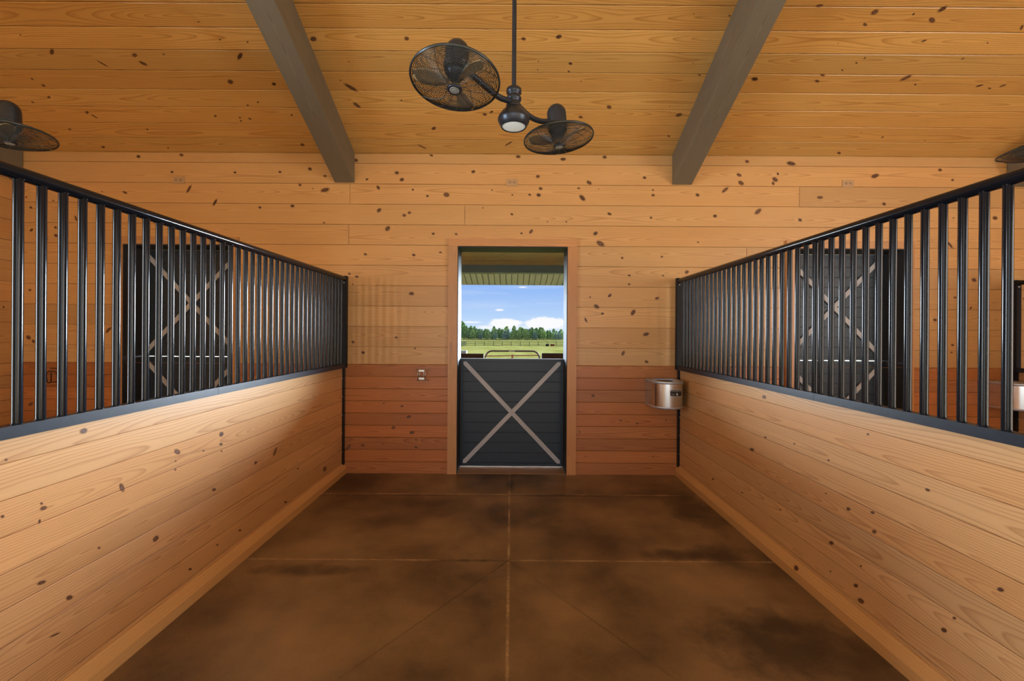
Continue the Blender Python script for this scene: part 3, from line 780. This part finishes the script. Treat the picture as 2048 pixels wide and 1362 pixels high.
# ------------------------------------------------------------------ outlets
def outlet(label, x, z):
    t = thing('power_outlet', label, 'outlet', (x, YB + .0095, z), 'wall outlets under the ceiling')
    b = MB(); b.box((-.064, -.007, -.040), (.064, 0, .040)); o = b.build('cover_plate', M['plate'], t)
    bv = o.modifiers.new('bevel', 'BEVEL'); bv.width = .003; bv.segments = 2
    for s in (-1, 1):
        b = MB(); b.lathe([(0, .0088), (.016, .0088), (.017, .0065)], T((s * .0235, 0, 0)) @ Matrix.Rotation(PI / 2, 4, 'X'), 24)
        so = b.build('socket', M['socket'], t)
        b = MB(); e = s * .0235
        b.box((e + .002, -.0095, .004), (e + .011, -.0086, .0065)); b.box((e + .002, -.0095, -.0065), (e + .011, -.0086, -.004))
        b.lathe([(0, .0094), (.0028, .0094), (.003, .0085)], T((e - .008, 0, 0)) @ Matrix.Rotation(PI / 2, 4, 'X'), 10)
        b.build('slots', M['dark'], so)
    b = MB(); b.lathe([(0, .0085), (.003, .008), (.0035, .0068)], Matrix.Rotation(PI / 2, 4, 'X'), 10); b.build('screw', M['zinc'], t)
for s, x, y in (('tan power outlet high on the board wall, left of the left beam', 357, 360), ('tan power outlet high on the board wall, above the open doorway', 1024, 364.5), ('tan power outlet high on the board wall, right of the right beam', 1697, 367)):
    p = on_wall(x, y); outlet(s, p.x, p.z)

# ------------------------------------------------------------------ automatic waterers
def stadium(rx, straight, grow=0, n=28):
    """D-shaped plan: flat against the wall (y=0), bowed towards -y"""
    P = [(-rx - grow, 0)]
    P += [(-(rx + grow) * math.cos(PI * k / n), -straight - (rx + grow) * math.sin(PI * k / n)) for k in range(n + 1)]
    return P + [(rx + grow, 0)]
def waterer(label, x, z, with_group):
    t = thing('water_bowl', label, 'waterer', (x, YB + .003, z), with_group)
    RX, ST, H = .1655, .20, .285
    def shell(levels, mat, name, parent, cap=None, lid=False):
        b = MB(); rows = [[(px, py, zz) for px, py in stadium(RX, ST, g)] for zz, g in levels]
        n = len(rows[0])
        for r0, r1 in zip(rows, rows[1:]):
            for k in range(n - 1): b.face([r0[k], r0[k + 1], r1[k + 1], r1[k]], smooth=True)
        for r in (cap or ()): b.face(rows[r])
        if lid: b.box((-RX + .04, -.075, H - .012), (RX - .04, 0, H - .001))
        b.weld = True
        return b.build(name, mat, parent)
    shell([(.022, 0), (H - .024, 0)], M['steel'], 'drum', t)
    shell([(.0, -.012), (.004, -.002), (.012, .003), (.022, .003), (.024, 0)], M['rim'], 'bottom_band', t, (0,))
    shell([(H - .026, 0), (H - .024, .004), (H - .006, .005), (H, .002), (H + .001, -.010), (H - .001, -.050), (H - .012, -.060), (H - .05, -.068), (H - .09, -.10)], M['rim'], 'top_rim', t, (8,), True)
    b = MB(); b.face([(-RX, 0, 0), (-RX, 0, H), (RX, 0, H), (RX, 0, 0)]); b.build('back_plate', M['rim'], t)
    b = MB(); b.lathe([(0, -.012), (.012, -.012), (.014, 0)], T((-.045, -.30, .002)), 14); b.build('drain_plug', M['zinc'], t)
    # maker's plate, bent to the drum on its right front
    def bent(a, zz, off):
        th = PI / 2 + a / RX
        return Vector((-(RX + off) * math.cos(th), -ST - (RX + off) * math.sin(th), zz))
    def patch(a0, a1, z0, z1, off, cut=0):
        b = MB(); n = 10
        for k in range(n):
            p, q = a0 + (a1 - a0) * k / n, a0 + (a1 - a0) * (k + 1) / n
            cu = lambda a: cut * max(0, 1 - min(a - a0, a1 - a) / cut) if cut else 0
            b.face([bent(p, z0 + cu(p), off), bent(q, z0 + cu(q), off), bent(q, z1 - cu(q), off), bent(p, z1 - cu(p), off)], smooth=True)
        b.weld = True
        return b
    AC = .048; a0, a1, z0, z1 = AC - .070, AC + .074, .132, .206
    mk = patch(a0, a1, z0, z1, .0012, .012).build('maker_plate', M['white'], t)
    mk['label'] = 'black plate with white lettering'
    patch(a0 + .004, a1 - .004, z0 + .004, z1 - .004, .0018, .010).build('plate_face', M['label'], mk)
    def text(s, ac, zc, w, h):
        cu = bpy.data.curves.new('lettering', 'FONT'); cu.body = s; cu.align_x = 'CENTER'; cu.align_y = 'CENTER'; cu.resolution_u = 2
        ob = bpy.data.objects.new('lettering', cu); COL.objects.link(ob)
        dg = bpy.context.evaluated_depsgraph_get(); dg.update()
        me = bpy.data.meshes.new_from_object(ob.evaluated_get(dg)); bpy.data.objects.remove(ob)
        xs = [v.co.x for v in me.vertices]; ys = [v.co.y for v in me.vertices]
        sx = w / (max(xs) - min(xs)); sy = h / (max(ys) - min(ys)); mx = (max(xs) + min(xs)) / 2; my = (max(ys) + min(ys)) / 2
        for v in me.vertices: v.co = bent(ac + (v.co.x - mx) * sx, zc + (v.co.y - my) * sy, .0024)
        me.materials.clear(); me.materials.append(M['white'])
        o = bpy.data.objects.new('lettering', me); COL.objects.link(o); o.parent = mk
    text('NELSON HORSE WATERER', AC + .001, .1905, .122, .0115)
    text('AUTOMATIC', AC - .042, .161, .042, .0075); text('WATERER', AC - .042, .1435, .034, .0075)
    b = MB(); hp = [(-.018, -.013), (-.011, -.004), (-.012, .002), (-.004, .014), (0, .018), (.004, .010), (.012, -.002), (.018, -.014), (.012, -.013), (.005, -.008), (-.006, -.012)]
    pts = [bent(AC + x * .95 + .006, .159 + y, .0024) for x, y in hp]; m = bent(AC + .004, .159, .0024)
    for k in range(len(pts)): b.face([m, pts[k], pts[(k + 1) % len(pts)]])
    b.build('emblem', M['white'], mk)
    for (da, dz) in ((.0, .245), (-.012, .236), (.012, .238)):
        p = bent(AC - .02 + da, dz, 0); 
        b = MB(); b.lathe([(0, .004), (.004, .003), (.005, 0)], T(p) @ Matrix.Rotation(PI / 2, 4, 'X'), 8); b.build('rivet', M['zinc'], t)
    return t
p = on_wall(1329, 806.5)
waterer('round steel water bowl on the back wall beside the right partition', 1.481 + .1655, .784, 'steel water bowls')
waterer('steel water bowl at the right edge, seen behind the right grille', 5.205 + .1655, .784, 'steel water bowls')

# ------------------------------------------------------------------ wire salt-block holders
def holder(label, x, z, mat, small=False):
    t = thing('salt_block_holder', label, 'holder', (x, YB + .003, z))
    if not small:
        b = MB(); b.box((-.038, -.004, -.062), (.030, 0, .062)); 
        b.v = [v for v in b.v]
        b = MB()
        for s in (-.050, -.030, .022, .040): b.tube([(s, -.006, -.06), (s * .9, -.055, -.055), (s * .9, -.058, .055), (s, -.006, .06)], .0042, 8)
        b.build('side_wires', mat, t)
        b = MB(); b.box((-.034, -.062, .036), (.026, -.054, .056)); b.build('top_band', mat, t)
        b = MB(); b.box((-.034, -.062, -.050), (.026, -.006, -.040)); b.box((-.034, -.064, -.05), (.026, -.058, -.028)); b.build('bottom_shelf', mat, t)
        for s in (-1, 1):
            b = MB(); b.tube(smooth_path([(s * .02, -.045, .052), (s * .05, -.03, .058), (s * .078, -.004, .062)]), .0035, 6); b.tube(smooth_path([(s * .02, -.045, -.052), (s * .045, -.03, -.06), (s * .07, -.004, -.062)]), .0035, 6)
            b.build('hook', mat, t)
    else:
        b = MB(); b.tube(smooth_path([(-.055, -.01, -.07), (-.055, -.05, -.07), (-.05, -.06, .04), (.05, -.06, .04), (.055, -.05, -.07), (.055, -.01, -.07)]), .005, 7)
        b.tube([(-.005, -.06, .04), (-.005, -.06, -.07), (-.005, -.004, -.07)], .005, 7); b.build('wire_loop', mat, t)
        b = MB(); b.box((-.075, -.006, .075), (.085, 0, .085)); b.build('wall_strap', mat, t)
p = on_wall(846, 749); holder('shiny wire salt block holder on the board wall, left of the doorway', p.x, p.z, M['zinc'])
p = on_wall(114, 751); holder('dark rusty wire holder on the left stall wall, seen between the grille bars', p.x, p.z, M['rust'], True)

# cord on a nail on the door casing
t = thing('tie_cord', 'thin pale cord hanging from a nail on the left side of the door casing', 'cord', (on_wall(903, 686).x, YB - .0215, on_wall(903, 686).z))
b = MB(); b.tube([(0, 0, 0), (0, -.014, .003)], .003, 8); b.build('nail', M['dark'], t)
b = MB(); b.tube(smooth_path([(0, -.008, .003), (-.012, -.006, -.05), (-.010, -.004, -.14), (-.004, -.004, -.26), (-.008, -.004, -.34)]), .0032, 6); b.tube(smooth_path([(0, -.008, .003), (.012, -.005, -.05), (.022, -.004, -.12)]), .0018, 6)
b.build('cord', M['cord'], t)

# ------------------------------------------------------------------ porch outside the doors
b = MB(); v0 = Vector((0, 5.08, 3.02)); v1 = Vector((0, 7.05, 2.66)); Lp = (v1 - v0).length; V = (v1 - v0) / Lp; N = Vector((0, V.z, -V.y))
b.boards(v0, (1, 0, 0), V, N, [(-8, 8, k * .135, (k + 1) * .135) for k in range(int(Lp / .135) + 1)])
b.obox((v0 + v1) / 2 - N * .05, (1, 0, 0), V, N, 8, Lp / 2 + .1, .04, mi=1); b.build('porch_ceiling', [M['porch'], M['roof']], kind='structure')
b = MB(); b.box((-8, 7.06, 2.535), (8, 7.24, 2.76)); b.build('porch_beam', M['slate'], kind='structure')
b = MB(); s0, s1 = Vector((0, 7.24, 2.535)), Vector((0, 7.82, 2.418)); Ls = (s1 - s0).length; V = (s1 - s0) / Ls; N = Vector((0, V.z, -V.y))
b.boards(s0, V, (1, 0, 0), N, [(0, Ls, -8 + k * .1, -7.9 + k * .1) for k in range(160)], ch=.004, dp=.02, gap=.006)
b.obox((s0 + s1) / 2 - N * .068, (1, 0, 0), V, N, 8, Ls / 2 + .02, .045, mi=1)
b.box((-8, 7.82, 2.418), (8, 7.85, 2.60), mi=1)
b.obox(Vector((0, 6.4, 3.05)), (1, 0, 0), Vector((0, 1, -.22)).normalized(), Vector((0, .22, 1)).normalized(), 8, 1.5, .03, mi=1)
b.build('eave_soffit', [M['soffit'], M['roof']], kind='structure')

# ------------------------------------------------------------------ outside: pasture, gate, fences, calves, trees
def ground_h(y):
    if y < 9: return -.03
    if y < 120: return -.03 + (y - 9) / 111 * (-2.11 + .03)
    return max(-2.11 + (y - 120) / 140 * (-.59), -2.70)
b = MB(); ys = [-60, -5, 5.1, 9, 20, 40, 60, 80, 100, 120, 140, 180, 220, 260, 420]; xs = [-260, -120, -60, -25, -10, 0, 10, 25, 60, 120, 260]
for i in range(len(ys) - 1):
    for j in range(len(xs) - 1):
        b.face([(xs[j], ys[i], ground_h(ys[i])), (xs[j + 1], ys[i], ground_h(ys[i])), (xs[j + 1], ys[i + 1], ground_h(ys[i + 1])), (xs[j], ys[i + 1], ground_h(ys[i + 1]))], smooth=True)
g = b.build('ground', M['grass'], kind='structure'); g.location.z = -.1
for v in g.data.vertices:
    if v.co.y > 5: v.co.z += .1
# bow gate
GY = 9.4
t = thing('paddock_gate', 'red tubular paddock gate with a rounded top rail, seen over the half door', 'gate', (.022, GY, -.03))
b = MB(); w, H, r = .582, 1.195, .15
arc = [(-w, 0, .12), (-w, 0, H - r)] + [(-w + r - r * math.cos(a), 0, H - r + r * math.sin(a)) for a in [PI / 2 * k / 8 for k in range(1, 9)]] + [(w - r + r * math.sin(a), 0, H - r + r * math.cos(a)) for a in [PI / 2 * k / 8 for k in range(0, 9)]] + [(w, 0, .12)]
b.tube(arc, .0185, 12); b.tube([(-w, 0, .12), (w, 0, .12)], .0185, 12); b.build('tube_frame', M['gate'], t)
for z, z2 in ((1.085, 1.105), (.85, .85), (.6, .6), (.35, .35)):
    b = MB(); b.tube([(-w + .015, .0, z), (w - .015, 0, z2)], .011, 10); b.build('cross_rail', M['gate2'], t)
b = MB(); b.box((-.022, -.012, .12), (.02, .012, 1.12)); b.build('centre_strap', M['gate2'], t)
b = MB(); b.box((-.075, -.021, H - .012), (.05, -.017, H + .012)); b.build('name_plate', M['grey'], t)
def paddock(label, x0, x1, z):
    t = thing('paddock_fence', label, 'fence', ((x0 + x1) / 2, GY, -.03), 'brown board paddock fences beside the gate')
    hw = (x1 - x0) / 2; n = max(2, round((x1 - x0) / 2.2) + 1)
    for k in range(n):
        x = -hw + .06 + (2 * hw - .12) * k / (n - 1)
        b = MB(); b.box((x - .06, .022, -.25), (x + .06, .14, z - .02)); b.build('post', M['board'], t)
    for zt in (z, z - .36, z - .72):
        b = MB(); b.box((-hw, -.02, zt - .24), (hw, .02, zt)); b.build('rail_board', M['board'], t)
paddock('dark brown board fence left of the red gate', -4.9, -.60, 1.135); paddock('dark brown board fence right of the red gate', .66, 4.9, 1.155)
b = MB(); b.box((-1.60, 12.0, -.3), (-1.245, 12.25, 1.055)); b.box((-1.25, 12.04, 1.02), (-1.235, 12.2, 1.06))
o = b.build('fence_post', M['grey'], loc=(-1.42, 12.1, ground_h(12))); tag(o, 'weathered grey post rising behind the left brown paddock boards', 'post')
# pasture fences
FYD = 120.0
def pipe_fence(label, P0, P1, n, rails):
    P0, P1 = Vector(P0), Vector(P1)
    m = (P0 + P1) / 2; t = thing('pasture_fence', label, 'fence', (m.x, m.y, ground_h(m.y)))
    zz = lambda p: ground_h(p.y) - ground_h(m.y)
    for k in range(n):
        p = P0.lerp(P1, k / (n - 1)); b = MB(); b.box((p.x - m.x - .055, p.y - m.y - .055, zz(p) - .2), (p.x - m.x + .055, p.y - m.y + .055, zz(p) + 1.26)); b.build('post', M['fence'], t)
    for h in rails:
        b = MB(); b.tube([(P0.x - m.x, P0.y - m.y, zz(P0) + h), (P1.x - m.x, P1.y - m.y, zz(P1) + h)], .055, 6); b.build('rail', M['fence'], t)
pipe_fence('dark rail fence crossing the pasture in front of the trees', (-12.4, FYD, 0), (42, FYD, 0), 23, (1.2, .86, .5, .12))
pipe_fence('dark rail fence running towards the barn at the left of the doorway view', (-12.6, FYD - .5, 0), (-11.9, 92, 0), 12, (1.2, .86, .5, .12))
def calf(label, x, y, mat, rz):
    t = thing('calf', label, 'calf', (x, y, ground_h(y)), None, rz)
    bm = bmesh.new(); lay = bm.verts.layers.skin.verify()
    V = [(-.45, 0, .30), (-.15, 0, .34), (.2, 0, .33), (.42, 0, .42), (.62, 0, .50), (.78, 0, .44), (-.56, 0, .2), (.25, .18, .10), (.5, .2, .06), (.25, -.18, .10), (.5, -.2, .06), (-.35, .22, .12), (-.1, .26, .07), (-.35, -.22, .12), (-.1, -.26, .07)]
    E = [(0, 1), (1, 2), (2, 3), (3, 4), (4, 5), (0, 6), (2, 7), (7, 8), (2, 9), (9, 10), (0, 11), (11, 12), (0, 13), (13, 14)]
    Rr = [.25, .27, .24, .15, .11, .07, .03, .08, .045, .08, .045, .12, .05, .12, .05]
    vs = []
    for p, r in zip(V, Rr):
        v = bm.verts.new(p); v[lay].radius = (r, r); vs.append(v)
    vs[1][lay].use_root = True
    for a, c in E: bm.edges.new((vs[a], vs[c]))
    me = bpy.data.meshes.new('body'); bm.to_mesh(me); bm.free()
    o = bpy.data.objects.new('body', me); COL.objects.link(o); o.parent = t
    o.modifiers.new('skin', 'SKIN'); sb = o.modifiers.new('sub', 'SUBSURF'); sb.levels = 1; sb.render_levels = 1
    me.materials.append(mat)
    for s in (-1, 1):
        b = MB(); b.tube([(.60, s * .09, .56), (.57, s * .2, .58), (.56, s * .26, .55)], [.03, .04, .01], 6); b.build('ear', mat, t)
CYD = 117.0
calf('small black calf resting by the far pasture fence', (1095 - CX) / F * CYD, CYD, M['calfb'], math.radians(55))
calf('reddish brown calf lying beside the black one by the far fence', (1104.5 - CX) / F * CYD, CYD - .5, M['calfr'], math.radians(8))

# trees: each one its own crown and trunk
def tree_proto(kind, seed):
    rg = random.Random(seed); H = (8.2, 7.4, 6.6)[kind]
    t = bpy.data.objects.new('distant_tree', None); COL.objects.link(t)
    b = MB(); b.tube([(0, 0, -.3), (.05, 0, H * .5), (0, .05, H * .93)], [.14, .10, .03], 6); b.build('trunk', M['bark'], t)
    b = MB()
    for i in range(380):
        z = H * (.10 + .9 * rg.random() ** .9); k = z / H
        if kind == 0: R = 1.75 * (1 - k) ** .4 + .1
        elif kind == 1: R = 1.7 * math.sin(PI * min(1, .18 + .8 * k)) ** .7 + .15
        else: R = 1.9 * math.sin(PI * min(1, .3 + .68 * k)) ** .8 + .1
        a = rg.random() * 2 * PI; r = R * math.sqrt(rg.random()) * (.75 + .4 * math.sin(3 * a + seed + z * 2))
        c = Vector((r * math.cos(a), r * math.sin(a), z)); s = rg.uniform(.2, .5)
        d = Vector((rg.gauss(0, 1), rg.gauss(0, 1), rg.gauss(0, .7))).normalized(); e = d.cross(Vector((rg.gauss(0, 1), rg.gauss(0, 1), rg.gauss(0, 1)))).normalized(); f = d.cross(e)
        rn = (rg.random(), rg.random(), rg.random())
        b.face([c + e * s, c + f * s * .8, c - e * s, c - f * s * .8], None, rn); b.face([c + d * s, c + f * s * .6, c - d * s, c - f * s * .6], None, rn)
    b.build('crown', M['leaf'][kind], t)
    return t
LAB = ['tall dark green pine in the distant tree line beyond the pasture fence', 'lighter yellow-green tree in the distant tree line beyond the pasture fence', 'rounded grey-green tree in the distant tree line beyond the pasture fence']
GRP = ['dark pines in the tree line', 'yellow-green trees in the tree line', 'grey-green trees in the tree line']
protos = [(k, tree_proto(k, 11 + 5 * k + j)) for k in range(3) for j in range(2)]
used = set(); rt = random.Random(21)
for row, (Y, st) in enumerate(((257, 4.7), (262.5, 4.7), (268, 4.7), (273.5, 4.6), (279, 4.6), (285, 4.4))):
    x = -37 + (row * 2.9) % 4.7
    while x < 36:
        wts = (6, 3, 3) if row >= 4 else (3, 5, 4)
        if x < -24: wts = (9, 1, 1)
        kind = rt.choices((0, 1, 2), wts)[0]
        cands = [i for i, q in enumerate(protos) if q[0] == kind]; i = rt.choice(cands)
        if i in used: o = copy_tree(protos[i][1])
        else: o = protos[i][1]; used.add(i)
        s = rt.uniform(.78, 1.12) * (1.0 if row >= 4 else .84)
        if x < -28.5: s *= 1.35 - .0 * row
        elif x > 18: s *= .88
        o.location = (x + rt.uniform(-.3, .3), Y + rt.uniform(-.5, .5), ground_h(Y) - .05); o.scale = (s * 1.18, s * 1.18, s * .97); o.rotation_euler = (0, 0, rt.uniform(0, 6.28))
        tag(o, LAB[kind], 'tree', GRP[kind])
        x += st * rt.uniform(.92, 1.08)
for i, (k, o) in enumerate(protos):
    if i not in used:
        for ch in list(o.children): bpy.data.objects.remove(ch)
        bpy.data.objects.remove(o)

# ------------------------------------------------------------------ sky and light
def sky():
    w = bpy.data.worlds.new('sky'); scene.world = w; w.use_nodes = True
    t = NT.__new__(NT); t.m = w; t.t = w.node_tree; t.n = t.t.nodes; t.l = t.t.links
    bg = t.n['Background']
    d = t.sep(t.new('ShaderNodeTexCoord').outputs['Generated'])
    yy = t.math('MAXIMUM', d[1], .02)
    az = t.math('DIVIDE', d[0], yy); el = t.math('DIVIDE', d[2], yy)
    c = t.ramp(d[2], [(.0, (.66, .80, .97)), (.035, (.48, .67, .96)), (.10, (.30, .50, .93)), (.4, (.16, .32, .75)), (1, (.10, .22, .6))])
    n = t.noise(t.comb(t.math('MULTIPLY', az, 38.0), t.math('MULTIPLY', el, 70.0), 3.0), 1.0, 5, .55)
    front = t.math('GREATER_THAN', d[1], .05)
    m = 0.0
    for (a, e, wd, ht) in ((-.016, .0205, .042, .0125), (.078, .0215, .050, .0175), (-.02, .012, .07, .006), (.08, .012, .06, .006), (-.027, .0515, .012, .003), (.026, .104, .012, .002), (-.09, .023, .03, .003)):
        q = t.math('ADD', t.math('POWER', t.math('ABSOLUTE', t.math('DIVIDE', t.math('SUBTRACT', az, a), wd)), 2.0), t.math('POWER', t.math('ABSOLUTE', t.math('DIVIDE', t.math('SUBTRACT', el, e), ht)), 2.0))
        q = t.math('ADD', q, t.math('MULTIPLY', t.math('SUBTRACT', n, .5), 1.5))
        q = t.math('MULTIPLY', t.math('SUBTRACT', 1.0, q), 2.2 if ht > .01 else 1.0, clamp=True)
        m = t.math('MAXIMUM', q, m)
    m = t.math('MULTIPLY', m, front)
    c = t.mix(m, c, (.97, .97, .99))
    # thin streaks
    s = t.noise(t.comb(t.math('MULTIPLY', az, 6.0), t.math('MULTIPLY', el, 55.0), 8.0), 1.0, 4)
    c = t.mix(t.math('MULTIPLY', t.math('MULTIPLY', t.ramp(s, [(.5, 0), (.75, 1)]), front), .22), c, (.9, .93, 1))
    # unseen sky at both sides boosted strongly, added to light the partitions
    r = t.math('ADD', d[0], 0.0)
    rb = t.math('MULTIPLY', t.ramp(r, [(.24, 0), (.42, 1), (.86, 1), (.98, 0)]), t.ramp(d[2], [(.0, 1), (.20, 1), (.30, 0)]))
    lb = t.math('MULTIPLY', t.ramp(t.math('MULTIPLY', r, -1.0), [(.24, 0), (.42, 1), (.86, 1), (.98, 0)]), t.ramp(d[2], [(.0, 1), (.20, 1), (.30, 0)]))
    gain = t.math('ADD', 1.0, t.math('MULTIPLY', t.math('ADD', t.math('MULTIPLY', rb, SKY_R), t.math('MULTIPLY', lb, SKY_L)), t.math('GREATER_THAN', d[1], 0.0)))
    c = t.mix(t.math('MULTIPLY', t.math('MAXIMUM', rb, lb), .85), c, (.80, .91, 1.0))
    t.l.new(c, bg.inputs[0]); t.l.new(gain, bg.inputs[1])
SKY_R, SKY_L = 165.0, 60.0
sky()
def area(name, loc, rot, sx, sy, power, col, portal=False):
    l = bpy.data.lights.new(name, 'AREA'); l.shape = 'RECTANGLE'; l.size = sx; l.size_y = sy; l.energy = power; l.color = col
    if portal: l.cycles.is_portal = True
    o = bpy.data.objects.new(name, l); COL.objects.link(o); o.location = loc; o.rotation_euler = rot
    return o
# daylight coming in through the open ends of the aisle plus an added fill
area('daylight_left_aisle_door', (-7.42, -1.0, 1.7), (0, -PI / 2, 0), 3.1, 1.7, 540, (.76, .89, 1.0))
area('daylight_right_aisle_door', (7.42, -1.5, 1.7), (0, PI / 2, 0), 3.1, 3.5, 290, (1.0, .97, .93))
area('front_fill_light', (0, -4.62, 1.7), (PI / 2, 0, 0), 5.8, 3.1, 110, (1.0, .97, .93))  # unseen fill lamp, added to brighten the stall from the front
area('doorway_portal', (.01, 5.11, 1.88), (-PI / 2, 0, 0), 1.2, 1.25, 1, (1, 1, 1), True)
s = bpy.data.lights.new('sun', 'SUN'); s.energy = .8; s.angle = math.radians(1.0); s.color = (1.0, .95, .86)
so = bpy.data.objects.new('sun', s); COL.objects.link(so); so.rotation_euler = (math.radians(38), 0, math.radians(14))
so.location = (0, -10, 20)

# ------------------------------------------------------------------ camera
cd = bpy.data.cameras.new('camera'); cam = bpy.data.objects.new('camera', cd); COL.objects.link(cam)
cd.sensor_fit = 'HORIZONTAL'; cd.sensor_width = 36; cd.lens = F / 2048 * 36
cd.shift_x = -(CX - 1024) / 2048 * 1.0; cd.shift_y = (CY - 681) / 2048
cd.clip_start = .05; cd.clip_end = 2000
cam.matrix_world = Matrix.Translation((0, 0, EYE)) @ Matrix.Rotation(PI / 2, 4, 'X') @ Matrix.Rotation(ROLL, 4, 'Z')
scene.camera = cam
vs = scene.view_settings
scene.display_settings.display_device = 'sRGB'
vs.view_transform = 'Standard'; vs.look = 'None'; vs.exposure = 0.0; vs.gamma = 1.0; vs.use_curve_mapping = False
scene.cycles.max_bounces = 8; scene.cycles.diffuse_bounces = 5; scene.cycles.glossy_bounces = 4; scene.cycles.transparent_max_bounces = 12
scene.cycles.sample_clamp_indirect = 6.0; scene.cycles.caustics_reflective = False; scene.cycles.caustics_refractive = False
